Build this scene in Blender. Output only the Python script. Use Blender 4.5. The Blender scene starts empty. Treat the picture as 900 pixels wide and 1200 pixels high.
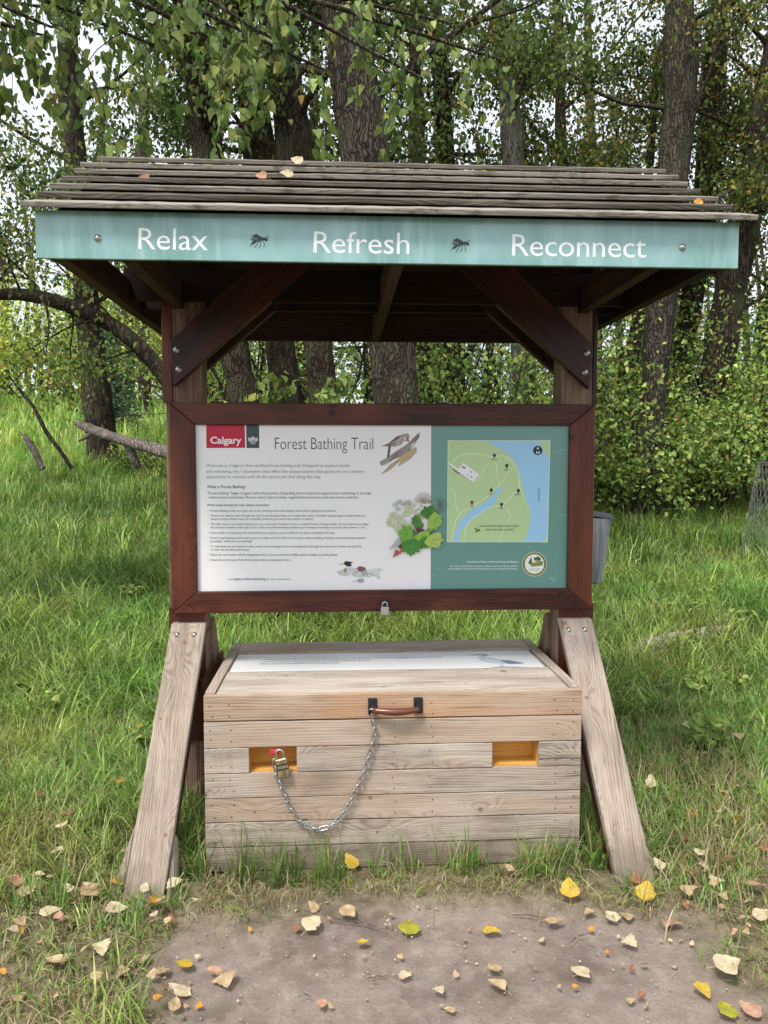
import bpy, math, random
import numpy as np
from mathutils import Vector, Matrix, Euler
random.seed(7); RG=np.random.default_rng(11)
S=bpy.context.scene; COL=S.collection
R=math.radians
# ------------------------------------------------------------ camera
H=1.55; YAW=R(3.3); PIT=R(3.81)
cam=bpy.data.cameras.new('camera'); camo=bpy.data.objects.new('camera',cam); COL.objects.link(camo)
camo.location=(0,0,H); camo.rotation_euler=(R(90)-PIT,0,-YAW)
cam.sensor_fit='HORIZONTAL'; cam.sensor_width=36; cam.lens=36; cam.clip_end=2000; cam.clip_start=.05
S.camera=camo
def ray(u,v):
    a=(u-450)/900; b=(600-v)/900
    st,ct,sp,cp=math.sin(YAW),math.cos(YAW),math.sin(PIT),math.cos(PIT)
    return np.array((a*ct+st*cp+b*st*sp,-a*st+ct*cp+b*ct*sp,-sp+b*cp))
def at(u,v,y):
    d=ray(u,v); t=y/d[1]; return (d[0]*t,y,H+d[2]*t)
# ------------------------------------------------------------ noise
_tab=RG.random((256,256))
def vnoise(x,y):
    x=np.asarray(x,float); y=np.asarray(y,float)
    xi=np.floor(x).astype(int); yi=np.floor(y).astype(int); fx=x-xi; fy=y-yi
    fx=fx*fx*(3-2*fx); fy=fy*fy*(3-2*fy)
    a=_tab[xi&255,yi&255]; b=_tab[(xi+1)&255,yi&255]; c=_tab[xi&255,(yi+1)&255]; d=_tab[(xi+1)&255,(yi+1)&255]
    return (a*(1-fx)+b*fx)*(1-fy)+(c*(1-fx)+d*fx)*fy
def fbm(x,y,o=4):
    s=0;a=.5
    for i in range(o): s=s+a*vnoise(np.asarray(x)*2**i+17*i,np.asarray(y)*2**i+31*i); a*=.5
    return s
def sstep(a,b,x):
    t=np.clip((np.asarray(x,float)-a)/(b-a),0,1); return t*t*(3-2*t)
# ------------------------------------------------------------ terrain
def terr(x,y):
    x=np.asarray(x,float); y=np.asarray(y,float)
    w=sstep(-3.0,4.0,x/np.maximum(y,4)*12)
    s=.145*(1-w)+.085*w
    d=np.maximum(y-4.4,0); d=np.where(d<1.5,d*d/3,d-.75)
    d=np.minimum(d,26)+np.maximum(np.minimum(d,80)-26,0)*.1
    z=s*d+(fbm(x*.35+5,y*.35)-.47)*.35*sstep(4,9,y)
    z=z+(fbm(x*2.2+3,y*2.2+9)-.47)*.05*sstep(2.0,3.2,y)*(.4+.6*sstep(3.2,5,y))
    return z
def pathmask(x,y):
    n=(fbm(x*3+40,y*3+7)-.47)*.35
    top=2.56+.04*np.sin(x*4); 
    m=(1-sstep(top-.12,top+.14,y+n*.7))*sstep(-.62,-.40,x+n+.10*(y-2))*(1-sstep(1.0,1.32,x+n-.10*(y-2)*0))
    return m
# ------------------------------------------------------------ object helpers
def link(o,parent=None):
    COL.objects.link(o)
    if parent is not None: o.parent=parent
    return o
def empty(name,loc=(0,0,0),label=None,cat=None,group=None):
    o=bpy.data.objects.new(name,None); o.location=loc; o.empty_display_size=.1; link(o)
    tag(o,label,cat,group); return o
def tag(o,label=None,cat=None,group=None,kind=None):
    if label: o['label']=label
    if cat: o['category']=cat
    if group: o['group']=group
    if kind: o['kind']=kind
    return o
def rawmesh(name,V,F4=None,F3=None,attrs=None,smooth=False):
    V=np.asarray(V,np.float32).reshape(-1,3); me=bpy.data.meshes.new(name)
    F4=np.zeros((0,4),int) if F4 is None else np.asarray(F4,int).reshape(-1,4)
    F3=np.zeros((0,3),int) if F3 is None else np.asarray(F3,int).reshape(-1,3)
    nl=F4.size+F3.size; npol=len(F4)+len(F3)
    me.vertices.add(len(V)); me.vertices.foreach_set('co',V.ravel())
    me.loops.add(nl); me.loops.foreach_set('vertex_index',np.concatenate([F4.ravel(),F3.ravel()]).astype(np.int32))
    me.polygons.add(npol)
    st=np.concatenate([np.arange(len(F4))*4,F4.size+np.arange(len(F3))*3]).astype(np.int32)
    me.polygons.foreach_set('loop_start',st)
    if smooth: me.polygons.foreach_set('use_smooth',np.ones(npol,bool))
    me.update(calc_edges=True)
    for k,(typ,arr) in (attrs or {}).items():
        a=me.attributes.new(k,typ,'POINT')
        a.data.foreach_set({'FLOAT_COLOR':'color','FLOAT_VECTOR':'vector','FLOAT':'value'}[typ],np.asarray(arr,np.float32).ravel())
    return me
def rgba(c): 
    c=np.asarray(c,float).reshape(-1,3); return np.concatenate([c,np.ones((len(c),1))],1)
def mobj(name,me,mat=None,parent=None,loc=None):
    o=bpy.data.objects.new(name,me)
    if mat is not None: me.materials.append(mat)
    if loc is not None: o.location=loc
    return link(o,parent)
class MB:
    "polygon collector with grain coordinates"
    def __init__(s): s.v=[];s.f=[];s.g=[];s.p=[];s.fm=[]
    def add(s,vs,fs,gs=None,pv=None,mi=0):
        n=len(s.v); s.v+= [tuple(a) for a in vs]; s.f+=[tuple(i+n for i in f) for f in fs]
        if gs is None: gs=vs
        s.g+=[tuple(a) for a in gs]; s.p+=[random.random() if pv is None else pv]*len(vs); s.fm+=[mi]*len(fs)
    def plank(s,c,L,W,T,M=None,n=1,jit=0.,pv=None,mi=0,taper=None):
        "box centred at c, local x=length(grain), y=width, z=thickness; M 3x3 maps local->world"
        M=M or Matrix.Identity(3); c=Vector(c); off=Vector((random.uniform(0,40),random.uniform(0,40),random.uniform(0,40)))
        pv=random.random() if pv is None else pv
        vs=[];gs=[]
        for i in range(n+1):
            l=-L/2+L*i/n
            jw=random.gauss(0,jit); jt=random.gauss(0,jit); je=random.gauss(0,jit) 
            for (a,b) in ((-1,-1),(1,-1),(1,1),(-1,1)):
                p=Vector((l,a*(W/2)+ (je if a>0 else jw),b*T/2+(jt if b>0 else 0)))
                vs.append(c+M@p); gs.append(p+off)
        fs=[(3,2,1,0)]
        for i in range(n):
            k=i*4
            for j in range(4):
                j2=(j+1)%4; fs.append((k+j,k+j2,k+4+j2,k+4+j))
        k=n*4; fs.append((k,k+1,k+2,k+3))
        s.add(vs,fs,gs,pv,mi)
    def build(s,name,mat,parent=None,bevel=.002,seg=2,smooth=False):
        me=bpy.data.meshes.new(name); me.from_pydata(s.v,[],s.f)
        a=me.attributes.new('gc','FLOAT_VECTOR','POINT'); a.data.foreach_set('vector',np.array(s.g,np.float32).ravel())
        a=me.attributes.new('pv','FLOAT','POINT'); a.data.foreach_set('value',np.array(s.p,np.float32))
        mats=mat if isinstance(mat,(list,tuple)) else [mat]
        for m in mats: me.materials.append(m)
        if len(mats)>1: me.polygons.foreach_set('material_index',s.fm)
        if smooth: me.polygons.foreach_set('use_smooth',[True]*len(me.polygons))
        me.update()
        o=bpy.data.objects.new(name,me); link(o,parent)
        if bevel:
            b=o.modifiers.new('bevel','BEVEL'); b.width=bevel; b.segments=seg; b.limit_method='ANGLE'; b.angle_limit=R(40)
        return o
def axes(x,y):
    x=Vector(x).normalized(); y=Vector(y); z=x.cross(y).normalized(); y=z.cross(x)
    return Matrix((x,y,z)).transposed()
MX=axes((1,0,0),(0,0,1))   # grain along X, width up Z, thickness along -Y
MY=axes((0,1,0),(1,0,0))
MZ=axes((0,0,1),(1,0,0))
def one(name,mat,parent,c,L,W,T,M,n=1,jit=0,bevel=.003,pv=None):
    m=MB(); m.plank(c,L,W,T,M,n,jit,pv); return m.build(name,mat,parent,bevel)
def between(name,mat,parent,a,b,W,T,side,bevel=.003,pv=None,n=1,jit=0):
    a=Vector(a);b=Vector(b); return one(name,mat,parent,(a+b)/2,(b-a).length,W,T,axes(b-a,side),n,jit,bevel,pv)
def tubearr(P,Rr,seg=8,wob=None,cap=True,phase=0):
    "P n x 3, Rr n -> V,F4,F3 and (theta,len) coords"
    P=np.asarray(P,float); n=len(P); T=np.gradient(P,axis=0); T/=np.linalg.norm(T,axis=1)[:,None]+1e-9
    ref=np.array([0.,1,0]) if abs(T[0][1])<.8 else np.array([1.,0,0])
    U=np.cross(T,ref); U/=np.linalg.norm(U,axis=1)[:,None]+1e-9; W=np.cross(T,U)
    th=np.arange(seg)*2*math.pi/seg+phase
    rr=np.asarray(Rr,float)[:,None]*np.ones(seg)[None]
    if wob is not None: rr=rr*wob
    V=P[:,None,:]+rr[:,:,None]*(np.cos(th)[None,:,None]*U[:,None,:]+np.sin(th)[None,:,None]*W[:,None,:])
    i=np.arange(n-1)[:,None]*seg; j=np.arange(seg)[None]; j2=(j+1)%seg
    F=np.stack([i+j,i+j2,i+seg+j2,i+seg+j],-1).reshape(-1,4)
    V=V.reshape(-1,3); F3=np.zeros((0,3),int)
    if cap:
        k=len(V); V=np.concatenate([V,P[:1],P[-1:]]); jj=np.arange(seg); 
        F3=np.concatenate([np.stack([jj*0+k,(jj+1)%seg,jj],-1),np.stack([jj*0+k+1,(n-1)*seg+jj,(n-1)*seg+(jj+1)%seg],-1)])
    return V,F,F3
class Arr:
    def __init__(s): s.V=[];s.F4=[];s.F3=[];s.C=[];s.n=0
    def add(s,V,F4=None,F3=None,C=None):
        s.V.append(V); 
        if F4 is not None and len(F4): s.F4.append(np.asarray(F4)+s.n)
        if F3 is not None and len(F3): s.F3.append(np.asarray(F3)+s.n)
        if C is not None: s.C.append(C)
        s.n+=len(V)
    def mesh(s,name,smooth=False):
        V=np.concatenate(s.V); at_={}
        if s.C: at_['col']=('FLOAT_COLOR',rgba(np.concatenate(s.C)))
        return rawmesh(name,V,np.concatenate(s.F4) if s.F4 else None,np.concatenate(s.F3) if s.F3 else None,at_,smooth)
# ------------------------------------------------------------ materials
class NT:
    def __init__(s,name):
        s.m=bpy.data.materials.new(name); s.m.use_nodes=True; s.t=s.m.node_tree; s.t.nodes.clear(); s.out=s.n('ShaderNodeOutputMaterial')
    def n(s,typ,**k):
        a=s.t.nodes.new(typ)
        for kk,v in k.items(): setattr(a,kk,v)
        return a
    def l(s,a,b): s.t.links.new(a,b)
    def inp(s,node,key,val):
        if hasattr(val,'is_linked') or isinstance(val,bpy.types.NodeSocket): s.l(val,node.inputs[key])
        else: node.inputs[key].default_value=val
    def attr(s,name,out='Vector'): a=s.n('ShaderNodeAttribute',attribute_name=name); return a.outputs[out]
    def math(s,op,a,b=0,c=0,clamp=False):
        x=s.n('ShaderNodeMath',operation=op,use_clamp=clamp); s.inp(x,0,a); s.inp(x,1,b); s.inp(x,2,c); return x.outputs[0]
    def vmul(s,a,v): x=s.n('ShaderNodeVectorMath',operation='MULTIPLY'); s.inp(x,0,a); s.inp(x,1,v); return x.outputs[0]
    def noise(s,vec,scale,detail=3,rough=.5,dist=0):
        x=s.n('ShaderNodeTexNoise'); s.inp(x,'Vector',vec); s.inp(x,'Scale',scale); s.inp(x,'Detail',detail); s.inp(x,'Roughness',rough); s.inp(x,'Distortion',dist); return x.outputs['Fac']
    def voro(s,vec,scale,feat='F1',out='Distance',rnd=1):
        x=s.n('ShaderNodeTexVoronoi',feature=feat); s.inp(x,'Vector',vec); s.inp(x,'Scale',scale); s.inp(x,'Randomness',rnd); return x.outputs[out]
    def ramp(s,f,stops,interp='LINEAR'):
        x=s.n('ShaderNodeValToRGB'); cr=x.color_ramp; cr.interpolation=interp
        while len(cr.elements)<len(stops): cr.elements.new(.5)
        for e,(p,c) in zip(cr.elements,stops):
            e.position=p; e.color=(*c,1) if hasattr(c,'__len__') else (c,c,c,1)
        s.inp(x,0,f); return x.outputs[0]
    def mix(s,f,a,b,mode='MIX'):
        x=s.n('ShaderNodeMix',data_type='RGBA',blend_type=mode); s.inp(x,0,f)
        for i,v in ((6,a),(7,b)):
            if isinstance(v,bpy.types.NodeSocket): s.l(v,x.inputs[i])
            else: x.inputs[i].default_value=(*v,1) if len(v)==3 else v
        return x.outputs[2]
    def mr(s,f,a,b,c=0,d=1):
        x=s.n('ShaderNodeMapRange'); 
        for i,v in enumerate((f,a,b,c,d)): s.inp(x,i,v)
        return x.outputs[0]
    def bump(s,h,strength=.5,dist=.01,nrm=None):
        x=s.n('ShaderNodeBump'); s.inp(x,'Strength',strength); s.inp(x,'Distance',dist); s.inp(x,'Height',h)
        if nrm is not None: s.l(nrm,x.inputs['Normal'])
        return x.outputs[0]
    def bsdf(s,col,rough=.6,nrm=None,metal=0,spec=.5,coat=0,coatr=.1,trans=0):
        x=s.n('ShaderNodeBsdfPrincipled')
        if isinstance(col,bpy.types.NodeSocket): s.l(col,x.inputs['Base Color'])
        else: x.inputs['Base Color'].default_value=(*col,1)
        s.inp(x,'Roughness',rough); s.inp(x,'Metallic',metal); s.inp(x,'Specular IOR Level',spec); s.inp(x,'Coat Weight',coat); s.inp(x,'Coat Roughness',coatr)
        if nrm is not None: s.l(nrm,x.inputs['Normal'])
        if trans:
            t=s.n('ShaderNodeBsdfTranslucent'); 
            if isinstance(col,bpy.types.NodeSocket): s.l(col,t.inputs['Color'])
            else: t.inputs['Color'].default_value=(*col,1)
            m=s.n('ShaderNodeMixShader'); s.inp(m,0,trans); s.l(x.outputs[0],m.inputs[1]); s.l(t.outputs[0],m.inputs[2]); s.l(m.outputs[0],s.out.inputs[0])
        else: s.l(x.outputs[0],s.out.inputs[0])
        return s.m
def flat(name,c,rough=.5,metal=0,spec=.5,coat=0): return NT(name).bsdf(c,rough,None,metal,spec,coat)
def wood(name,dark,mid,light,grain=1.,patch=None,patchf=.5,mud=0,rough=.75,coat=0,var=.35,crack=1.,bstr=.5,lichen=None,knot=1.,spec=.3):
    t=NT(name); g=t.attr('gc'); pv=t.attr('pv','Fac')
    # knots
    kv=t.vmul(g,(2.6,8.,5.)); _v=t.n('ShaderNodeTexVoronoi',feature='F1',voronoi_dimensions='2D'); t.l(kv,_v.inputs['Vector']); _v.inputs['Scale'].default_value=1.; kd=_v.outputs['Distance']
    _d=t.n('ShaderNodeVectorMath',operation='SUBTRACT'); t.l(kv,_d.inputs[0]); t.l(_v.outputs['Position'],_d.inputs[1]); _l=t.n('ShaderNodeVectorMath',operation='LENGTH'); t.l(t.vmul(_d.outputs[0],(1/2.6,1/8.,0)),_l.inputs[0])
    _s=t.n('ShaderNodeSeparateColor'); t.l(_v.outputs['Color'],_s.inputs[0]); krad=t.math('MULTIPLY',t.mr(_s.outputs[0],.35,1.,0,.013),1.); ki=t.math('SUBTRACT',_l.outputs['Value'],krad)
    kb=t.math('MULTIPLY',t.math('POWER',2.718,t.math('MULTIPLY',t.math('MULTIPLY',kd,kd),-9.)),t.mr(_s.outputs[0],.25,.6))
    wav=t.noise(t.vmul(g,(1.0,7,7)),1.,2)
    sep=t.n('ShaderNodeSeparateXYZ'); t.l(g,sep.inputs[0])
    f=t.math('ADD',t.math('MULTIPLY',t.math('ADD',sep.outputs[1],t.math('MULTIPLY',sep.outputs[2],.6)),1.),t.math('MULTIPLY',wav,.055))
    f=t.math('ADD',f,t.math('MULTIPLY',kb,.075*knot))
    ring=t.math('SINE',t.math('MULTIPLY',f,610*grain)); ring=t.math('MULTIPLY_ADD',ring,.5,.5)
    ring=t.math('POWER',ring,2.2)
    fine=t.noise(t.vmul(g,(7,230,230)),1.,3,.6)
    med=t.noise(t.vmul(g,(2.5,45,45)),1.,3,.6)
    blot=t.noise(t.vmul(g,(2.2,7,7)),1.,4,.6)
    v=t.math('ADD',t.math('MULTIPLY',fine,.55),t.math('MULTIPLY',med,.45))
    v=t.math('SUBTRACT',v,t.math('MULTIPLY',ring,.15))
    v=t.math('ADD',v,t.math('MULTIPLY',t.math('SUBTRACT',blot,.5),.62))
    v=t.math('ADD',v,t.math('MULTIPLY',t.math('SUBTRACT',pv,.5),var))
    c=t.ramp(v,[(.18,dark),(.42,mid),(.68,light)])
    if patch is not None:
        pn=t.noise(t.vmul(g,(1.1,3.,3.)),1.3,3); pn=t.mr(t.math('ADD',pn,t.math('MULTIPLY',t.math('SUBTRACT',pv,.5),.25)),.5,.66,0,patchf)
        c=t.mix(pn,c,t.mix(.6,c,patch))
    if lichen is not None:
        ln=t.mr(t.noise(t.vmul(g,(9,14,14)),1.5,5,.7),.52,.66,0,.75); c=t.mix(ln,c,lichen)
    # knot cores and cracks
    has=t.mr(_s.outputs[0],.36,.42)
    core=t.math('MULTIPLY',t.mr(ki,-.001,.001,.62*knot,0),has); kring=t.math('MULTIPLY',t.math('SUBTRACT',t.mr(ki,.002,.0045,.6*knot,0),t.mr(ki,-.001,.001,.35*knot,0),clamp=True),has); halo=t.math('MULTIPLY',t.mr(ki,0.,.03,.30*knot,0),has)
    c=t.mix(halo,c,tuple(x*y for x,y in zip(dark,(2.0,1.7,1.5)))); c=t.mix(core,c,tuple(x*y for x,y in zip(dark,(1.1,.9,.8)))); c=t.mix(kring,c,tuple(x*.5 for x in dark))
    cn=t.noise(t.vmul(g,(1.7,62,62)),1.,2,.5); ck=t.mr(cn,.315,.285,0,.6*crack)
    c=t.mix(ck,c,tuple(a*.3 for a in dark))
    if mud:
        gp=t.n('ShaderNodeNewGeometry').outputs['Position']; sp=t.n('ShaderNodeSeparateXYZ'); t.l(gp,sp.inputs[0]); mn=t.noise(gp,9,4,.6)
        c=t.mix(t.mr(t.math('ADD',sp.outputs[2],t.math('MULTIPLY',t.math('SUBTRACT',mn,.5),.35)),.0,.14,mud,0),c,(.13,.10,.07))
        st=t.noise(t.vmul(gp,(1.6,1.6,4)),1.7,4,.6); c=t.mix(t.mr(st,.56,.70,0,.38),c,(.15,.125,.11))
    h=t.math('SUBTRACT',t.math('ADD',t.math('MULTIPLY',fine,.5),t.math('MULTIPLY',ring,-.35)),t.math('MULTIPLY',ck,1.2))
    nr=t.bump(h,bstr,.0016)
    return t.bsdf(c,rough,nr,0,spec,coat,.25)
M={}
M['grey']=wood('weathered_wood',(.155,.12,.092),(.36,.297,.24),(.52,.45,.375),patch=(.38,.23,.13),patchf=.6,mud=.75,rough=.85,spec=.2)
M['lidfront']=wood('weathered_wood_warm',(.17,.11,.075),(.38,.27,.185),(.52,.41,.305),patch=(.5,.26,.13),patchf=.8,rough=.8,var=.2,spec=.2)
M['bracewood']=wood('weathered_brace_wood',(.17,.13,.10),(.33,.268,.215),(.46,.39,.32),mud=.7,rough=.88,var=.15,spec=.2)
M['pinkgrey']=wood('weathered_wood_lid',(.17,.135,.105),(.385,.325,.268),(.55,.485,.415),rough=.85,var=.2,spec=.2)
M['stain']=wood('stained_wood',(.012,.004,.003),(.045,.010,.006),(.11,.027,.012),patch=(.19,.052,.02),patchf=.75,rough=.5,coat=.12,var=.3,crack=.6,bstr=.4,spec=.3)
M['stainpost']=wood('stained_post_wood',(.08,.042,.028),(.20,.125,.09),(.34,.245,.185),patch=(.36,.26,.19),patchf=.8,rough=.7,var=.2,spec=.25)
M['dark']=wood('dark_beam_wood',(.008,.004,.0025),(.025,.011,.006),(.06,.028,.014),rough=.8,var=.5,spec=.2)
M['roof']=wood('roof_board_wood',(.055,.046,.037),(.175,.15,.125),(.33,.30,.26),rough=.95,var=.5,crack=1.,bstr=.8,lichen=(.09,.08,.055),knot=.3,grain=1.5,spec=.12)
M['ply']=wood('plywood',(.42,.19,.03),(.66,.34,.07),(.80,.47,.13),rough=.5,var=.1,crack=0,knot=.3,bstr=.15)
M['bolt']=flat('galvanised_steel',(.55,.56,.57),.38,1)
M['steel']=flat('chain_steel',(.50,.52,.53),.36,1)
M['brass']=NT('tarnished_brass'); _t=M['brass']; M['brass']=_t.bsdf(_t.ramp(_t.noise(_t.n('ShaderNodeTexCoord').outputs['Object'],60,3),[(.35,(.22,.17,.09)),(.65,(.50,.40,.24))]),.42,None,.7)
M['blackmetal']=flat('black_iron',(.012,.012,.013),.55)
M['grip']=flat('varnished_grip',(.13,.035,.018),.35,0,.5,.3)
M['red']=flat('red_plastic',(.55,.02,.05),.4)
M['hole']=flat('dark_hole',(.006,.005,.004),.9)
def bark(name,dark,mid,light,sc=1.,green=0):
    t=NT(name); tc=t.n('ShaderNodeTexCoord').outputs['Object']
    w=t.noise(tc,2.2,3); p=t.vmul(tc,(1,1,.07)); 
    mv=t.n('ShaderNodeVectorMath',operation='ADD'); t.l(p,mv.inputs[0]); cn=t.n('ShaderNodeTexNoise'); t.l(tc,cn.inputs['Vector']); cn.inputs['Scale'].default_value=5; 
    sc_=t.n('ShaderNodeVectorMath',operation='SCALE'); t.l(cn.outputs['Color'],sc_.inputs[0]); sc_.inputs['Scale'].default_value=.13; t.l(sc_.outputs[0],mv.inputs[1]); pv=mv.outputs[0]
    e=t.math('MULTIPLY',t.voro(pv,24*sc,'DISTANCE_TO_EDGE'),t.mr(t.noise(t.vmul(tc,(1,1,.3)),9,3),.3,.7,.45,1.7)); fine=t.noise(t.vmul(tc,(1,1,.22)),75*sc,4,.7)
    h=t.math('ADD',t.mr(e,0,.26,0,.8),t.math('MULTIPLY',fine,.75))
    blot=t.noise(tc,1.6,4,.6)
    c=t.ramp(t.math('ADD',t.math('MULTIPLY',h,.62),t.math('MULTIPLY',t.math('SUBTRACT',blot,.5),.5)),[(.12,dark),(.45,mid),(.85,light)])
    if green: c=t.mix(t.mr(t.noise(tc,3.1,4),.5,.62,0,green),c,(.09,.10,.05))
    return t.bsdf(c,.95,t.bump(h,.9,.03/sc),0,.15)
M['bark']=bark('dark_furrowed_bark',(.010,.007,.005),(.042,.030,.022),(.105,.082,.064),green=.4)
M['barkl']=bark('pale_bark',(.05,.043,.037),(.19,.17,.15),(.34,.315,.29),1.3)
M['barkm']=bark('mid_bark',(.012,.009,.007),(.055,.043,.034),(.15,.125,.102),1.1,.3)
M['palelog']=bark('pale_dead_wood',(.22,.18,.13),(.42,.36,.28),(.6,.54,.45),1.6)
M['deadwood']=bark('dead_wood',(.05,.04,.032),(.17,.14,.115),(.36,.32,.28),1.6)
def leafmat(name,trans=.35,rough=.55,spec=.35):
    t=NT(name); c=t.attr('col','Color'); tc=t.n('ShaderNodeTexCoord').outputs['Object']
    n=t.mr(t.noise(tc,35,2),.3,.7,.75,1.25); x=t.n('ShaderNodeVectorMath',operation='SCALE'); t.l(c,x.inputs[0]); t.l(n,x.inputs['Scale'])
    return t.bsdf(x.outputs[0],rough,None,0,spec,trans=trans)
M['leaf']=leafmat('foliage'); M['grass']=leafmat('grass_blades',.35,.5,.35)
# ------------------------------------------------------------ prism + print helpers
def prism(mb,poly,y0,y1,ang=0.,pv=None,mi=0):
    "poly in XZ, extruded y0..y1; grain direction = ang in XZ plane"
    n=len(poly); off=(random.uniform(0,40),random.uniform(0,40),random.uniform(0,40)); ca,sa=math.cos(ang),math.sin(ang)
    area=sum(poly[i][0]*poly[(i+1)%n][1]-poly[(i+1)%n][0]*poly[i][1] for i in range(n))
    if area<0: poly=poly[::-1]
    vs=[(x,y0,z) for x,z in poly]+[(x,y1,z) for x,z in poly]
    gs=[(x*ca+z*sa+off[0],-x*sa+z*ca+off[1],y+off[2]) for x,y,z in vs]
    fs=[tuple(range(n)),tuple(range(2*n-1,n-1,-1))]+[(i,i+n,(i+1)%n+n,(i+1)%n) for i in range(n)]
    mb.add(vs,fs,gs,pv,mi)
def pm(name,poly,y0,y1,mat,parent,ang=0.,bevel=.003,pv=None):
    m=MB(); prism(m,poly,y0,y1,ang,pv); return m.build(name,mat,parent,bevel)
def printmat(name,rough=.35,coat=.0):
    t=NT(name); return t.bsdf(t.attr('col','Color'),rough,None,0,.4,coat,.06)
M['ink']=printmat('printed_ink',.4)
def srgb(r,g,b): return tuple((((c/255)+.055)/1.055)**2.4 if c>10 else c/255/12.92 for c in (r,g,b))
class Pic:
    "flat printed shapes on a plane; f maps (u,v)->(x,y,z) given layer height"
    def __init__(s,f): s.f=f;s.v=[];s.fa=[];s.c=[];s.k=0
    def poly(s,pts,c,lift=None):
        s.k+=1; L=lift if lift is not None else s.k*.00004
        n=len(s.v); s.v+=[s.f(u,v,L) for u,v in pts]; s.fa.append(tuple(range(n,n+len(pts)))); s.c+=[c]*len(pts)
    def line(s,pts,w,c,lift=None):
        s.k+=1; L=lift if lift is not None else s.k*.00004
        for i in range(len(pts)-1):
            (a,b),(d,e)=pts[i],pts[i+1]; dx,dy=d-a,e-b; l=math.hypot(dx,dy)+1e-9; nx,ny=-dy/l*w/2,dx/l*w/2
            n=len(s.v); s.v+=[s.f(a+nx,b+ny,L),s.f(d+nx,e+ny,L),s.f(d-nx,e-ny,L),s.f(a-nx,b-ny,L)]; s.fa.append((n,n+1,n+2,n+3)); s.c+=[c]*4
            L+=.000004
    def disc(s,u,v,r,c,ru=None,n=20,lift=None): s.poly([(u+(ru or r)*math.cos(i*2*math.pi/n),v+r*math.sin(i*2*math.pi/n)) for i in range(n)],c,lift)
    def text(s,st,u0,vb,u1=None,size=None,c=(0,0,0),right=False,rot=0,bold=0.,lift=None):
        V,F=textarr(st,bold); s.k+=1; L=lift if lift is not None else s.k*.00004
        w=V[:,0].max()-V[:,0].min(); x0=V[:,0].min()
        if u1 is not None: sx=(u1-u0)/w
        else: sx=size
        sy=size if size else sx*1.0
        if right: u0=u0-sx*w
        n=len(s.v); cr,sr=math.cos(rot),math.sin(rot)
        for x,y in V:
            a=(x-x0)*sx; b=-y*sy; s.v.append(s.f(u0+a*cr-b*sr,vb+a*sr+b*cr,L))
        s.fa+=[tuple(i+n for i in f) for f in F]; s.c+=[c]*len(V)
    def build(s,name,parent,mat=None):
        me=bpy.data.meshes.new(name); me.from_pydata(s.v,[],s.fa)
        a=me.attributes.new('col','FLOAT_COLOR','POINT'); a.data.foreach_set('color',rgba(s.c).astype(np.float32).ravel())
        return mobj(name,me,mat or M['ink'],parent)
_tc={}
def textarr(st,bold=0.):
    k=(st,bold)
    if k in _tc: return _tc[k]
    cu=bpy.data.curves.new('text','FONT'); cu.body=st; cu.size=1; cu.resolution_u=3; cu.offset=bold; cu.space_character=.98
    o=bpy.data.objects.new('text',cu); COL.objects.link(o); dg=bpy.context.evaluated_depsgraph_get(); dg.update()
    me=bpy.data.meshes.new_from_object(o.evaluated_get(dg)); V=np.array([v.co[:2] for v in me.vertices]); F=[tuple(p.vertices) for p in me.polygons]
    bpy.data.objects.remove(o); bpy.data.curves.remove(cu); bpy.data.meshes.remove(me)
    _tc[k]=(V,F); return _tc[k]
def boltm(name,parent,c,r=.013,nrm=(0,-1,0),washer=True):
    "washer with domed bolt head"
    nrm=Vector(nrm).normalized(); q=nrm.to_track_quat('Z','Y').to_matrix(); V=[];F=[]
    prof=[(r,0),(r,.0025),(r*.62,.003),(r*.58,.006),(r*.35,.0085),(0.0005,.009)]
    n=14
    for rr,h in prof:
        for i in range(n):
            a=i*2*math.pi/n; V.append(Vector(c)+q@Vector((rr*math.cos(a),rr*math.sin(a),h)))
    for k in range(len(prof)-1):
        for i in range(n): F.append((k*n+i,k*n+(i+1)%n,(k+1)*n+(i+1)%n,(k+1)*n+i))
    F.append(tuple(range(n-1,-1,-1)))
    me=bpy.data.meshes.new(name); me.from_pydata([tuple(v) for v in V],[],F); me.polygons.foreach_set('use_smooth',[True]*len(F))
    return mobj(name,me,M['bolt'],parent)
# ------------------------------------------------------------ SHELTER
XL,XR=-.725,1.105; PW=.15; XC=.19
sh=empty('information_shelter',(0,0,0),'wooden notice shelter with slatted roof, teal name board and framed trail signs','shelter')
posts=[]
for s,(xa) in ((-1,XL),(1,XR-PW)):
    p=one('post',M['stainpost'],sh,(xa+PW/2,3.35,1.14),2.32,PW,.14,MZ,bevel=.005)
    posts.append(p)
    xo=XL-.010 if s<0 else XR+.024
    one('side_board',M['stain'],sh,((XL+.010,3.278,2.04) if s<0 else (XR-.008,3.2785,2.04)),.50,.04 if s<0 else .018,.012,MZ,bevel=.003)
for x in (XL+PW/2,XR-PW/2): one('post_cladding',M['stain'],sh,(x,3.2735,.64),.58,PW+.002,.012,MZ,bevel=.002)
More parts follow.
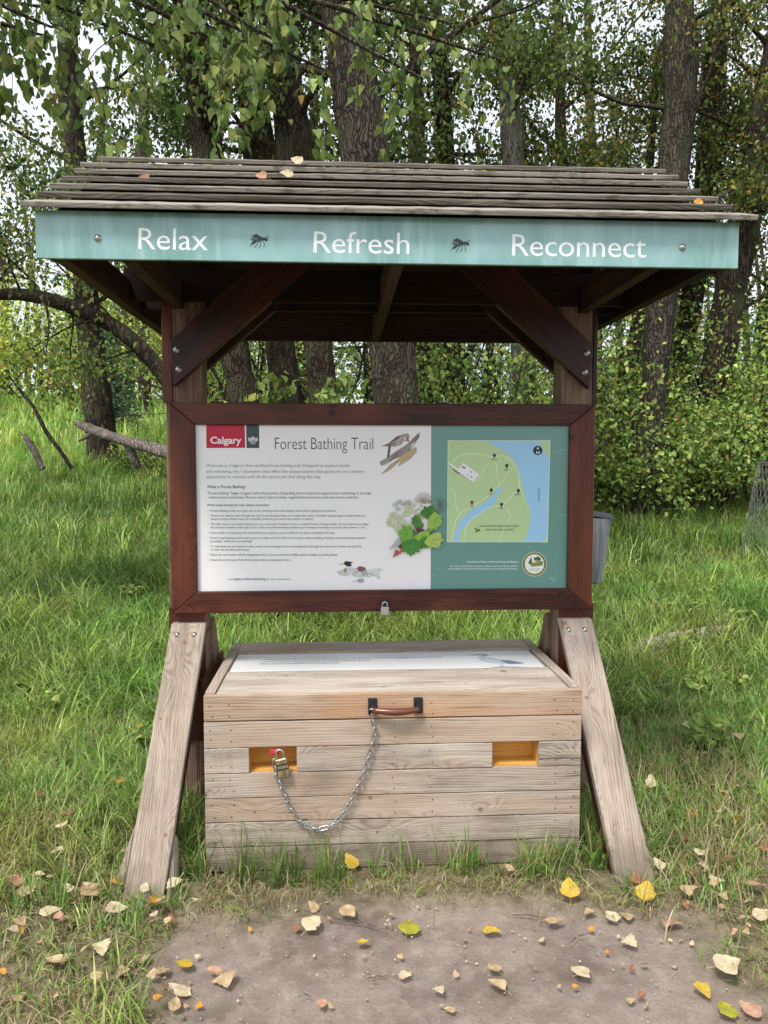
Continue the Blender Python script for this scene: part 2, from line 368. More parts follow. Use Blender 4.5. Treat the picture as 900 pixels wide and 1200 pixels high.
# front braces with foot blocks
def brace(xa,front=True):
    ys=-1 if front else 1; y0=3.275 if front else 3.425
    yb=2.615 if front else 4.04
    T=.085
    # side profile polygon in (y,z)
    top=.868 if front else .85
    prof=[(y0,top),(y0+ys*.005,top),(y0+ys*.012,top-.01),(yb,-.06),(yb-ys*T*1.15,-.06),(y0,top-.19)]
    prof=[(y0,top),(y0+ys*.045,top),(yb,-.06),(yb-ys*T*1.35,-.06),(y0,top-.16)]
    dy,dz=(yb-y0),-top; l=math.hypot(dy,dz); ca,sa=dy/l,dz/l
    mb=MB(); off=[random.uniform(0,30) for _ in range(3)]
    def ext(pr,x0,x1,pv):
        n=len(pr); sg=(1 if xa>0 else -1)*(.05 if front else .0); xs_=lambda x,z: x+sg*(top-z)/top-(1 if xa>0 else -1)*.014*z/top
        vs=[(xs_(x0,z),y,z) for y,z in pr]+[(xs_(x1,z),y,z) for y,z in pr]
        gs=[(y*ca+z*sa+off[0],x+off[1],-y*sa+z*ca+off[2]) for x,y,z in vs]
        a=sum(pr[i][0]*pr[(i+1)%n][1]-pr[(i+1)%n][0]*pr[i][1] for i in range(n))
        fs=[tuple(range(n)),tuple(range(2*n-1,n-1,-1))]+[(i,i+n,(i+1)%n+n,(i+1)%n) for i in range(n)]
        if a>0: fs=[f[::-1] for f in fs]
        mb.add(vs,fs,gs,pv)
    if front:
        F0=(y0-.048,top); F1=(yb,-.06); ext([F0,F1,(yb+.05,-.06),(y0-.005,top)],xa+.003,xa+PW-.003,.42)
    else: ext(prof,xa+.003,xa+PW-.003,.42)
    b=mb.build('front_brace' if front else 'rear_brace',M['bracewood'] if front else M['stainpost'],sh,.005)
    if front:
        mb=MB(); ext([(y0-.003,top-.004),(yb+.052,-.06),(yb+.125,-.06),(y0-.003,top-.13)],xa+.006,xa+PW-.006,.4); mb.build('brace_shade_plank',M['stain'],b,.003)  # stained plank added for the brace's dark, shadowed inner side
    def onf(t,dx): # point on front face, t from top
        a=Vector((0,y0+ys*.045,top)); c=Vector((0,yb,-.06)); p=a.lerp(c,t); return (dx,p.y,p.z)
    nr=(0,-(top+.06),-(yb-(y0+ys*.045))) if front else (0,1,0)
    nrm=Vector((0,-(top+.06),abs(yb-y0-ys*.045)));
    if front:
        for dx in (.035,.105): boltm('bolt',b,onf(.045,xa+dx-(1 if xa>0 else -1)*.012),.012,nrm)
    # foot blocks
    for x0,x1,hh in (() if not front else ((xa-.062,xa+.000,.235),(xa+PW-.000,xa+PW+.052,.20)) if xa<0 else ((xa+PW-.000,xa+PW+.045,.17),)) if 1 else ((xa-.062,xa+.000,.235),(xa+PW-.000,xa+PW+.052,.20)):
        mb=MB(); 
        def P(t): 
            a=Vector((y0+ys*.045,top)); c=Vector((yb,-.06)); return a.lerp(c,t)
        t0=1-hh/(top+.06); a=P(t0); c=P(1); 
        pr=[(a.x+.022*-ys,a.y),(c.x+.018*-ys,c.y),(c.x-ys*.1,c.y),(a.x-ys*.07,a.y+.03)]
        n=4; xo=x0 if x0<xa else x1; xi=x1 if x0<xa else x0
        sg=(1 if xa>0 else -1)*(.05 if front else .0); vs=[(xi+sg*(top-z)/top,y,z) for y,z in pr]+[(sg*(top-z)/top+((xi*.80+xo*.20) if k in(0,3) else xo),y,z-(.03 if k in (0,3) else 0)) for k,(y,z) in enumerate(pr)]
        gs=[(y*ca+z*sa+off[0],x+off[1],-y*sa+z*ca+off[2]+3) for x,y,z in vs]
        fs=[tuple(range(n)),tuple(range(2*n-1,n-1,-1))]+[(i,i+n,(i+1)%n+n,(i+1)%n) for i in range(n)]
        mb.add(vs,fs,gs,.05 if x0<xa else .2); o=mb.build('foot_block',M['bracewood'],b,.004)
        import bmesh
        bm=bmesh.new(); bm.from_mesh(o.data); bmesh.ops.recalc_face_normals(bm,faces=bm.faces); bm.to_mesh(o.data); bm.free()
    return b
for xa in (XL,XR-PW):
    brace(xa,True); brace(xa,False)
# rear rails between the rear braces, under-box
for z,y in ((.52,3.86),(.24,3.93)):
    one('rail',M['stain'],sh,(XC,y,z),XR-XL-.1,.07,.04,MX)
for xa in (XL,XR-PW):   # short side rails post to brace
    one('rail',M['stain'],sh,(xa+PW+.006 if xa<0 else xa-.006,3.42,.62),.5,.05,.02,axes((0,1,0),(0,0,1)))
# beams
for y in (3.255,3.445):
    one('beam',M['dark'],sh,(XC,y,2.27),2.13,.13,.036,MX)
EZ=2.325; RZ=2.782; YE=2.5; YRr=4.1; YM=3.3
def rz(y): return EZ+(RZ-EZ)*(1-abs(y-YM)/(YM-YE))
for x,w in ((-.875,.045),(-.665,.045),(XC,.04),(1.04,.045),(1.235,.045)):
    o=one('tie_beam',M['dark'],sh,(x,YM,2.235),1.54,.11,w,axes((0,1,0),(0,0,1)))
    for s in (-1,1):
        a=(x,YM+s*.755,rz(YM+.755)-.062); b=(x,YM+s*.02,rz(YM)-.05)
        between('rafter',M['dark'],sh,a,b,.085,w*.9,(0,0,1))
one('ridge_beam',M['dark'],sh,(XC,YM,RZ-.09),2.15,.1,.035,MX)
for s in (-1,1):
    m=MB()
    for k in range(6):
        y=YM+s*(.06+.125*k+.06); z=rz(y)-.022
        sl=math.atan2(RZ-EZ,.8)
        m.plank((XC,y,z),2.16,.14,.016,axes((1,0,0),(0,s*math.cos(sl),-math.sin(sl))),1,0,random.uniform(.1,.9))
    m.build('roof_deck',M['dark'],sh,0)
sl=math.atan2(RZ-EZ,.8); SL=math.hypot(.8,RZ-EZ)
for s in (-1,1):
    for k in range(7):
        d=.055+.134*k   # distance up the slope from the eave
        y=YM+s*(.845-d*math.cos(sl)); z=rz(YM+.83)+d*math.sin(sl)+.014
        tl=sl-R(9.9)+random.gauss(0,R(.4))
        xl=-.955+random.uniform(-.02,.02); xr=1.322+random.uniform(-.015,.02)
        m=MB(); m.plank(((xl+xr)/2,y,z),xr-xl,.135,.0165,axes((1,0,0),(0,-s*math.cos(tl),math.sin(tl))),60,.0005)
        m.build('roof_board',M['roof'],sh,.003)
# knee braces (front and rear face of the posts, and front eave)
def kp(u,v,y=3.26): a=at(u,v,y); return (a[0],a[2])
for y0,y1 in ((3.236,3.276),(3.424,3.462)):
    L=[(-.682,1.855),(-.695,2.04),(-.345,2.36),(-.10,2.36)]
    for pl,an in ((L,R(47)),([(2*XC-x,z) for x,z in L],R(133))):
        k=pm('knee_brace',pl,y0,y1,M['stain'],sh,an,.004,.15 if y0<3.3 else .0)
        if y0<3.3:
            sx=1 if an<1.5 else -1
            for dx,z in ((-.668,2.005),(-.660,1.925)) : boltm('bolt',k,(dx if sx>0 else 2*XC-dx,y0,z),.0125)
# fascia
FX0,FX1=-.937,1.302
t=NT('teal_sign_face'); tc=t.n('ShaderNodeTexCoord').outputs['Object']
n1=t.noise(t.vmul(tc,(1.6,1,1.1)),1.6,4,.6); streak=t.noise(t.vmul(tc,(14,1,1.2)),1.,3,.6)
c=t.mix(t.mr(n1,.40,.62,0,1),(.115,.275,.235),(.25,.44,.43)); diag=t.noise(t.vmul(tc,(2.2,1,1)),1.,2); mp_=t.n('ShaderNodeMapping'); mp_.inputs['Rotation'].default_value=(0,R(35),0); mp_.inputs['Scale'].default_value=(7,1,.9); t.l(tc,mp_.inputs[0]); dg=t.noise(mp_.outputs[0],1.3,4,.65); c=t.mix(t.mr(dg,.5,.62,0,.5),c,(.36,.57,.57)); c=t.mix(t.mr(streak,.58,.72,0,.10),c,(.36,.56,.55)); spk=t.noise(tc,70,3,.7); c=t.mix(t.mr(spk,.64,.72,0,.5),c,(.07,.16,.13))  # sky reflections painted in as pale blue patches and streaks
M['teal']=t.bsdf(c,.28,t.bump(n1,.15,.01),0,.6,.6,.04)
M['tealrear']=M['dark']
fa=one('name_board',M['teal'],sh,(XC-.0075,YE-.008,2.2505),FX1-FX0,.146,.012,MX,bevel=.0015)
one('eave_board',M['dark'],sh,(XC,YE+.013,2.245),2.2,.13,.026,MX)
one('eave_board',M['dark'],sh,(XC,YRr-.013,2.245),2.2,.14,.026,MX)
FY=YE-.0142
fp=lambda u,v,L: (lambda a:(a[0],FY-L,a[2]))(at(u,v,FY))
W=(.86,.87,.87)
for st,u0,u1,vb,size in (('Relax',162,243.5,292,36.5),('Refresh',367.5,479.5,296,36.5),('Reconnect',600,757,299.5,37)):
    P=Pic(fp); P.text(st,u0,vb,u1,size,W,rot=R(.9),lift=.0003,bold=-.002); P.build('word',fa)
for cu,cv in ((303,282),(539,287)):   # flying insect emblem
    P=Pic(fp); K=(.02,.035,.03); G2=(.07,.12,.11)
    P.poly([(cu-10,cv-2),(cu-5,cv-5),(cu+2,cv-3),(cu+4,cv),(cu-1,cv+2),(cu-7,cv+1)],G2)
    P.poly([(cu-9,cv-5),(cu-3,cv-8),(cu+4,cv-4),(cu+3,cv-2),(cu-4,cv-4)],K)
    for a,b,w in (((cu-1,cv-1),(cu+6,cv-2),3.6),((cu+5,cv-3),(cu+9,cv-1),3.2),((cu-2,cv),(cu-8,cv+4),3)): P.line([a,b],w,K)
    for a,b,c_ in (((cu+1,cv),(cu-3,cv+6),(cu-5,cv+9)),((cu+3,cv),(cu+2,cv+6),(cu,cv+9)),((cu+5,cv),(cu+7,cv+4),(cu+6,cv+8)),((cu+8,cv-2),(cu+10,cv-5),(cu+12,cv-4)),((cu-3,cv),(cu-8,cv+3),(cu-10,cv+7))): P.line([a,b,c_],.8,K)
    P.disc(cu+9,cv-1,2.0,K,n=10); P.build('insect_emblem',fa)
for u,v in ((114.5,279),(799.5,290)): 
    a=at(u,v,FY); boltm('bolt',fa,(a[0],FY,a[2]),.011)
# ------------------------------------------------------------ sign frame
OX0,OX1,OZ0,OZ1=-.70,1.083,.912,1.789; IX0,IX1,IZ0,IZ1=-.594,.974,1.003,1.699
fr=pm('sign_frame',[(OX0,OZ1),(OX1,OZ1),(IX1,IZ1),(IX0,IZ1)],3.22,3.27,M['stain'],sh,0,.004,.6)
pm('frame_rail',[(OX0,OZ0),(OX1,OZ0),(IX1,IZ0),(IX0,IZ0)],3.22,3.27,M['stain'],fr,0,.004,.55)
pm('frame_stile',[(OX0,OZ0+.001),(OX0,OZ1-.001),(IX0-.0015,IZ1),(IX0-.0015,IZ0)],3.22,3.27,M['stain'],fr,R(90),.004,.55)
pm('frame_stile',[(OX1,OZ0+.001),(OX1,OZ1-.001),(IX1+.0015,IZ1),(IX1+.0015,IZ0)],3.22,3.27,M['stain'],fr,R(90),.004,.75)
one('backing_board',M['dark'],sh,((OX0+OX1)/2,3.264,(OZ0+OZ1)/2),1.7,.82,.012,MX,bevel=0)
for u in (255,293,517,560):
    a=at(u,470,3.245); one('hinge',M['blackmetal'],fr,(a[0],3.245,OZ1+.003),.05,.03,.006,axes((1,0,0),(0,1,0)),bevel=.001)
PY=3.240
pp=lambda u,v,L:(lambda a:(a[0],PY-L,a[2]))(at(u,v,PY))
t=NT('white_poster_print'); tc=t.n('ShaderNodeTexCoord').outputs['Object']; M['white']=t.bsdf((.83,.83,.835),.22,t.bump(t.noise(tc,2.5,3),.06,.02),0,.5,.15,.04)
t=NT('teal_poster_print'); tc=t.n('ShaderNodeTexCoord').outputs['Object']
sc=t.noise(t.vmul(tc,(12,1,30)),1.2,5,.75); msk=t.math('MULTIPLY',t.mr(sc,.58,.66,0,1),t.mr(t.noise(tc,3,2),.5,.6,0,1))
M['tealp']=t.bsdf(t.mix(t.math('MULTIPLY',msk,.35),(.135,.30,.262),(.45,.6,.57)),.22,t.bump(t.noise(tc,2.5,3),.06,.02),0,.5,.15,.04)
DX=at(505,600,PY)[0]
wp=one('text_poster',M['white'],sh,((IX0-.01+DX)/2,PY+.002,1.351),DX-IX0+.01,.72,.004,MX,bevel=0); tag(wp,'white text poster with red city logo and wildlife drawings')
mp=one('map_poster',M['tealp'],sh,((IX1+.01+DX+.0006)/2,PY+.002,1.351),IX1+.01-DX-.0006,.72,.004,MX,bevel=0); tag(mp,'teal poster with trail map and round badge')
cr=lambda x,y:(180+x/3.3333,460+y/3.3333)
P=Pic(pp); u0,v0=cr(474,222); P.text('Forest Bathing Trail',u0,v0,cr(858,0)[0],20.5,(.05,.05,.055),lift=.0004,bold=-.010); P.build('poster_title',wp)
P=Pic(pp)
def tl(st,x0,x1,y,c=(.09,.09,.10),b=0.,sz=None): u,v=cr(x0,y+5.5); P.text(st,u,v,cr(x1,0)[0],sz,c,bold=b,lift=.0004)
g=(.17,.17,.18)
tl('Welcome to Calgary’s first certified forest bathing trail. Designed to support health',205,766,285,g)
tl('and well-being, the 1-kilometre loop offers five unique stations that guide you on a sensory',205,825,308,g)
tl('exploration to connect with all the nature you find along the way.',205,654,329,g)
tl('What is Forest Bathing?',208,360,368,(.03,.03,.03),.012)
tl('“Forest bathing” began in Japan and is the practice of spending time in nature to support your well-being. It can help',208,850,392,b=.01)
tl('reduce stress and anxiety, lift your mood, improve sleep, regulate blood pressure, and even boost creativity.',215,800,408,b=.01)
tl('When experiencing the trail, please remember:',208,453,438,(.03,.03,.03),.012)
for y,x1,st,bu in ((460,712,'Forest bathing invites us to get out of our thinking minds and simply notice what is going on around us.',1),
 (479,828,'There is no need to rush through the trail, forest bathing invites us to really slow down. Consider staying longer at each station to',1),
 (492,625,'observe and go slower than you normally would as you move from station to station.',0),
 (512,840,'The QR code at each station directs you to a recorded “invitation” from a certified Forest Therapy Guide. You’re welcome to adapt',1),
 (525,832,'the invitation however feels right. If you catch yourself wondering whether you’re doing an invitation correctly, the answer is “yes”.',0),
 (546,708,'If you prefer to experience the trail without your phone, you are welcome to take a laminated trail map.',1),
 (566,828,'If you’re participating with another person, notice what it’s like to be in nature without talking. Perhaps connect between stations',1),
 (579,388,'by asking, “what are you noticing?”',0),
 (599,812,'To help keep the trail quiet for other users, we encourage you to use headphones (though you may want to keep one ear free',1),
 (612,375,'to hear the sounds around you).',0),
 (632,720,'Please do not wander off the designated trail as you may disturb wildlife and be mindful of prickly plants.',1),
 (652,535,'Check the trail map to find all five stops before looping back here.',1)):
    tl(st,222,x1,y,b=.008)
    if bu: P.disc(*cr(213,y+1),.55,(.15,.15,.15),n=8,lift=.0004)
tl('Visit',288,306,727); tl('calgary.ca/forestbathing',310,436,727,b=.012); tl('for more information.',440,538,727)
P.build('body_text',wp)
P=Pic(pp); P.poly([cr(205,122),cr(356,122),cr(358,216),cr(206,217)],(.50,.012,.045)); P.poly([cr(361,122),cr(412,122),cr(413,217),cr(363,217)],(.045,.075,.075))
P.text('Calgary',*cr(222,199),cr(343,0)[0],11.2,(.85,.85,.85),bold=.022,lift=.0007)
w=(.75,.78,.78)
for dx in (-14,-7,0,7,14):
    x=388+dx; P.line([cr(x-3,176),cr(x+abs(dx)*.1,190),cr(x+3,176)],.7,w)
P.line([cr(370,178),cr(374,190),cr(388,195),cr(402,190),cr(406,178)],.8,w); P.disc(*cr(388,175),1.1,w,n=8); P.line([cr(378,200),cr(398,200)],.6,w)
P.build('city_logo',wp)
# woodpecker picture (crop3: 380+x/6.43, 490+y/6.43)
c3=lambda x,y:(380+x/6.4286,490+y/6.4286)
P=Pic(pp)
def PL(col,*pts): P.poly([CC(*p) for p in pts],col)
def LN(col,w,*pts): P.line([CC(*p) for p in pts],w,col)
CC=c3
PL((.28,.25,.22),(415,330),(470,300),(545,245),(620,200),(690,130),(718,104),(715,150),(660,200),(640,250),(580,290),(500,320),(430,360))
PL((.50,.38,.22),(440,420),(480,370),(540,320),(600,270),(690,215),(700,240),(650,300),(600,330),(555,362),(570,325),(500,390))
for i in range(16):
    a=random.uniform(0,1); x=430+a*260; y=345-a*205+random.uniform(0,40); LN((.10,.10,.09) if i%3 else (.45,.42,.36),.5,(x,y),(x+45,y-38+random.uniform(-6,6)))
LN((.16,.15,.13),.6,(435,420),(500,350),(560,320)); LN((.16,.15,.13),.6,(560,362),(640,310),(700,250)); LN((.12,.12,.12),.8,(640,250),(690,180),(700,150))
PL((.34,.27,.24),(430,210),(490,190),(540,140),(590,122),(625,118),(640,140),(632,175),(600,170),(580,200),(535,215),(500,215))
PL((.13,.11,.10),(432,210),(485,190),(530,150),(570,128),(560,160),(520,195),(480,205))
PL((.40,.36,.33),(540,165),(590,140),(600,170),(570,200),(535,212))
PL((.10,.09,.08),(485,205),(502,212),(490,292),(472,300)); 
PL((.36,.33,.30),(598,124),(625,114),(644,130),(640,150),(620,140)); PL((.60,.10,.08),(612,142),(628,146),(632,168),(622,170)); PL((.75,.72,.7),(598,140),(612,142),(618,165),(604,162))
LN((.05,.05,.05),.7,(632,160),(640,185))
for i in range(10): x=500+i*9; LN((.62,.56,.5),.35,(x,195-i*5),(x+14,180-i*4))
P.build('woodpecker_picture',wp)
# foliage bouquet (crop4 of 380,590 scale 6)
CC=lambda x,y:(380+x/6,590+y/6)
P=Pic(pp)
gr=(.30,.32,.28)
for cx,cy in ((500,10),(520,40),(560,5),(530,-10),(590,-8)):
    for k in range(9): a=k*.7; LN(gr,.4,(cx,cy),(cx+22*math.cos(a),cy+18*math.sin(a))); P.disc(*CC(cx+22*math.cos(a),cy+18*math.sin(a)),.7,(.42,.43,.42),n=6)
for k in range(15):
    a=R(-165+k*11); LN((.30,.27,.18),.55,(700,0),(700+75*math.cos(a),0+80*math.sin(a)))
for k in range(12):
    a=R(-100+k*17); LN((.12,.15,.10),.4,(800,10),(800+70*math.cos(a),10+60*math.sin(a)))
for k in range(40):
    x=random.uniform(570,760); y=random.uniform(-15,80); s=random.uniform(8,18); c=random.choice([(.50,.46,.28),(.62,.60,.42),(.38,.36,.2),(.30,.24,.16)])
    PL(c,(x-s,y),(x,y-s*.6),(x+s,y),(x,y+s*.8))
def leaf5(cx,cy,s,ang,c1,c2):
    out=[]
    for r_,a in ((1,0),(.78,12),(.86,22),(.68,32),(1,52),(.74,66),(.82,80),(.9,104),(.66,124),(.5,160),(.5,200),(.66,236),(.9,256),(.82,280),(.74,294),(1,308),(.68,328),(.86,338),(.78,348)):
        t_=R(a)+ang; out.append((cx+s*r_*math.cos(t_),cy+s*r_*math.sin(t_)))
    P.poly([CC(*q) for q in out],c1)
    for a in (0,52,-52):
        t_=R(a)+ang; LN(c2,.55,(cx,cy),(cx+s*.85*math.cos(t_),cy+s*.85*math.sin(t_)))
for (x,y,s,a) in ((490,85,35,3.6),(470,130,38,2.9),(520,165,38,2.2),(540,110,42,3.2),(590,60,40,4),(570,140,34,2.6)): leaf5(x,y,s,a,(.52,.58,.38),(.30,.36,.2))
for k in range(16): leaf5(random.uniform(560,790),random.uniform(90,300),random.uniform(28,46),random.uniform(0,6),random.choice([(.05,.18,.03),(.10,.28,.05),(.20,.38,.08),(.34,.46,.14)]),(.03,.12,.02))
for k in range(7): LN((.40,.40,.42),.7,(455+k*12,325-k*5),(520+k*6,240+k*4))
PL((.40,.10,.07),(480,378),(500,320),(530,335),(548,290),(556,330),(520,360)); PL((.12,.03,.02),(520,300),(550,270),(560,300),(530,320))
leaf5(735,75,72,-1.2,(.05,.20,.03),(.02,.08,.01)); leaf5(655,120,52,2.6,(.07,.22,.04),(.03,.10,.02)); leaf5(765,120,72,.35,(.28,.47,.08),(.10,.24,.03)); 
PL((.10,.03,.03),(640,170),(700,180),(720,215),(650,210)); leaf5(585,215,76,3.3,(.16,.38,.05),(.05,.16,.02)); leaf5(690,225,62,1.2,(.24,.46,.06),(.08,.2,.02)); leaf5(610,290,82,1.6,(.05,.22,.03),(.15,.34,.08)); leaf5(690,270,54,.9,(.06,.22,.03),(.02,.09,.01)); leaf5(765,250,76,1.0,(.40,.52,.12),(.14,.26,.04))
P.build('leaf_bouquet_picture',wp)
P=Pic(pp)
PL((.52,.54,.54),(85,480),(130,462),(190,470),(205,495),(150,512),(105,505)); PL((.62,.64,.64),(150,475),(220,455),(280,470),(400,450),(385,490),(395,505),(320,520),(240,520),(195,505))
PL((.38,.20,.15),(135,465),(155,448),(160,475),(142,490)); PL((.02,.03,.03),(135,420),(150,405),(178,408),(205,415),(185,425),(195,440),(170,445),(150,438)); LN((.05,.03,.03),.7,(105,428),(142,426))
PL((.55,.58,.6),(155,450),(195,450),(235,460),(230,480),(170,482)); PL((.22,.09,.07),(225,455),(250,440),(285,448),(295,465),(270,480),(240,475)); 
for i in range(18): x=random.uniform(180,390); LN((.16,.17,.18) if i%2 else (.36,.40,.42),.5,(x,random.uniform(462,515)),(x+random.uniform(14,40),random.uniform(455,520)))
PL((.34,.37,.38),(235,530),(275,525),(282,550),(255,560),(235,552)); LN((.2,.2,.2),.6,(200,548),(245,542)); LN((.35,.38,.40),.8,(330,500),(395,520),(370,530))
P.build('duck_picture',wp)
# map
CM=lambda x,y:(510+x/5.625,500+y/5.625)
CC=CM
P=Pic(pp); GRN=(.47,.64,.33); BLU=(.33,.60,.83)
PL((.74,.82,.66),(83,91),(759,91),(742,761),(78,761))
PL(GRN,(87,95),(755,95),(738,757),(81,757))
def smooth(pts,n=6):
    o=[]
    for i in range(len(pts)-1):
        p0=pts[max(i-1,0)];p1=pts[i];p2=pts[i+1];p3=pts[min(i+2,len(pts)-1)]
        for k in range(n):
            t_=k/n; o.append(tuple(.5*((2*b)+(-a+c_)*t_+(2*a-5*b+4*c_-d)*t_*t_+(-a+3*b-3*c_+d)*t_**3) for a,b,c_,d in zip(p0,p1,p2,p3)))
    return o+[pts[-1]]
PL(BLU,*(smooth([(320,95),(400,130),(480,180),(540,260),(570,360),(600,480),(625,560),(625,640),(600,720),(585,757)])+[(712,757)]+smooth([(722,735),(739,720)])+[(752,215)]+smooth([(735,190),(715,150),(680,95)])))
PL(BLU,*(smooth([(452,390),(430,400),(400,420),(375,455),(340,490),(290,520),(262,530),(240,545),(205,580),(165,620),(140,680),(118,757)])+smooth([(158,757),(165,700),(195,660),(230,620),(290,578),(340,545),(390,505),(410,460),(430,425)])))
wl=(.75,.83,.66)
for pts,w_ in (([(108,250),(140,205),(190,182),(250,175),(320,185),(380,200),(450,192),(470,230),(475,255)],.75),([(470,195),(510,240),(545,290),(552,350),(552,410),(520,440),(490,470),(465,500),(440,525),(390,520),(340,545),(290,578),(225,625),(195,690),(190,757)],.75),([(545,290),(560,400),(590,490)],.6),([(388,220),(405,260),(412,340),(425,385),(400,400),(330,470),(260,520),(220,535),(165,575),(130,640),(108,757)],.8),([(365,230),(320,280),(300,330),(270,360)],.65),([(515,262),(480,300),(440,370),(425,385)],.65),([(95,410),(125,430),(135,490),(140,540),(165,575)],.65),([(440,525),(490,560),(492,600),(465,650),(440,710),(415,757)],.65)):
    P.line([CC(*q) for q in smooth(pts,5)],w_,wl)
LN((.7,.72,.6),.3,(250,530),(295,578))
PL((.80,.82,.84),(88,235),(155,278),(185,236),(290,318),(245,368),(88,250)); LN((.42,.43,.45),.9,(88,250),(245,368))
for x,y,w_,h_ in ((188,268,15,10),(235,298,9,8),(215,318,7,8),(238,332,8,9)): PL((.25,.27,.3),(x-w_,y-h_+2),(x+w_-4,y-h_+6),(x+w_,y+h_),(x-w_+5,y+h_-5))
for x,y,c_ in ((390,188,(.02,.05,.04)),(472,255,(.02,.05,.04)),(369,417,(.02,.05,.04)),(548,420,(.02,.05,.04)),(437,512,(.02,.05,.04)),(242,498,(.22,.02,.02))):
    P.disc(*CC(x,y),1.9,c_,n=14); PL(c_,(x-9,y+4),(x+9,y+4),(x,y+22))
for i,(x,y,st) in enumerate(((390,217,'Station 2'),(472,284,'Station 3'),(367,444,'Station 1'),(547,447,'Station 4'),(438,538,'Station 5'),(243,527,'Start'))):
    w_=20 if i<5 else 12; P.text(st,CC(x-w_,0)[0],CC(0,y+3)[1],CC(x+w_,0)[0],2.0,(.05,.08,.05),bold=.01)
P.disc(*CC(676,157),5.4,(.015,.025,.025),n=26)
P.text('N',CC(666,0)[0],CC(0,179)[1],CC(688,0)[0],4.2,(.85,.85,.85),bold=.03); PL((.85,.85,.85),(668,148),(684,148),(676,133))
ink=(.07,.13,.06)
P.text('INGLEWOOD BIRD SANCTUARY',CC(292,0)[0],CC(0,660)[1],CC(553,0)[0],2.7,ink,bold=.006); P.text('AND NATURE CENTRE',CC(331,0)[0],CC(0,684)[1],CC(514,0)[0],2.7,ink,bold=.006)
P.text('BOW RIVER',*CC(677,400),u1=CC(677,0)[0]+17.5,size=2.8,c=(.06,.22,.38),rot=R(90)); P.text('9 AVE SE',*CC(112,285),u1=CC(112,0)[0]+8.6,size=2.6,c=(.04,.06,.04),rot=R(36),bold=.02)
for x,y in ((265,672),(275,680),(285,686),(270,692),(290,680)): PL((.08,.2,.05),(x-7,y-4),(x+6,y-6),(x+5,y+6),(x-4,y+5))
P.build('trail_map',mp)
P=Pic(pp); CC=lambda x,y:(440+x/3.3333,460+y/3.3333); wt=(.80,.85,.84)
P.text('Association of Nature and Forest Therapy Certification',*CC(357,664),u1=CC(557,0)[0],size=2.9,c=wt,bold=.012,lift=.0004)
P.text('Our trail is certified by the Association of Nature and Forest Therapy (ANFT),',*CC(290,681),u1=CC(555,0)[0],size=2.7,c=wt,lift=.0004)
P.text('a global leader in training forest therapy guides and promoting forest therapy.',*CC(282,691),u1=CC(555,0)[0],size=2.7,c=wt,lift=.0004)
P.build('certification_text',mp)
P=Pic(pp); bc=CC(621,670)
P.disc(*bc,14.4,(.70,.72,.55),n=40); P.disc(*bc,13.8,(.10,.13,.03),n=40); P.disc(*bc,11.6,(.62,.62,.40),n=40); P.disc(*bc,11.0,(.80,.82,.78),n=40)
for i in range(28):
    a=i*2*math.pi/28
    if abs(math.sin(a))>.25: P.disc(bc[0]+12.7*math.cos(a),bc[1]+12.7*math.sin(a),.55,(.5,.55,.3),n=6)
G_=(.06,.12,.03)
PL(G_,(596,668),(608,640),(612,668)); PL((.2,.28,.08),(600,668),(640,660),(648,676),(610,680)); PL(G_,(618,646),(636,640),(648,650),(640,658),(620,656)); PL((.4,.25,.12),(626,652),(632,652),(632,672),(626,672)); PL((.16,.3,.06),(636,655),(656,660),(652,676),(640,672))
P.text('ASSOCIATION OF NATURE',*CC(600,690),u1=CC(643,0)[0],size=1.3,c=(.2,.2,.2)); P.text('& FOREST THERAPY',*CC(604,696),u1=CC(639,0)[0],size=1.3,c=(.2,.2,.2))
P.build('round_badge',mp)
# small padlock under frame
def latheV(prof,n=16,c=(0,0,0),ax='Z'):
    V=[];F=[]
    for r_,h in prof:
        for i in range(n):
            a=i*2*math.pi/n; V.append((c[0]+r_*math.cos(a),c[1]+r_*math.sin(a),c[2]+h))
    for k in range(len(prof)-1):
        for i in range(n): F.append((k*n+i,k*n+(i+1)%n,(k+1)*n+(i+1)%n,(k+1)*n+i))
    return V,F
def tubeobj(name,P,r,mat,parent,seg=8):
    V,F4,F3=tubearr(P,np.ones(len(P))*r if np.isscalar(r) else r,seg); return mobj(name,rawmesh(name,V,F4,F3,smooth=True),mat,parent)
def padlock(loc,w,h,label,body,tilt=0):
    e=empty('padlock',loc,label,'padlock'); 
    m=MB(); m.plank((0,0,-h/2),w,h,w*.45,MX); b=m.build('lock_body',body,e,w*.1,3)
    m=MB(); 
    for zz in (-h*.3,-h*.55): m.plank((0,0,zz),w*1.03,h*.07,w*.5,MX)
    m.build('lock_band',M['bolt'] if body!=M['brass'] else M['blackmetal'],b,.0005)
    P=[(w*.3*math.cos(a),0,h*.28+w*.3*math.sin(a)) for a in np.linspace(math.pi,0,11)]; P=[(-w*.3,0,-.002)]+P+[(w*.3,0,-.002)]
    tubeobj('shackle',P,w*.085,M['bolt'],e); e.rotation_euler=(0,tilt,0); return e
a=at(451,711,3.205); padlock((a[0],3.205,a[2]),.034,.034,'small steel padlock hanging from the bottom rail of the sign frame',flat('grey_laminated_steel',(.42,.41,.38),.45,.7))
m=MB(); a=at(451,706,3.215); m.plank((a[0],3.214,a[2]),.03,.03,.008,MX); m.build('hasp',M['blackmetal'],sh,.001)
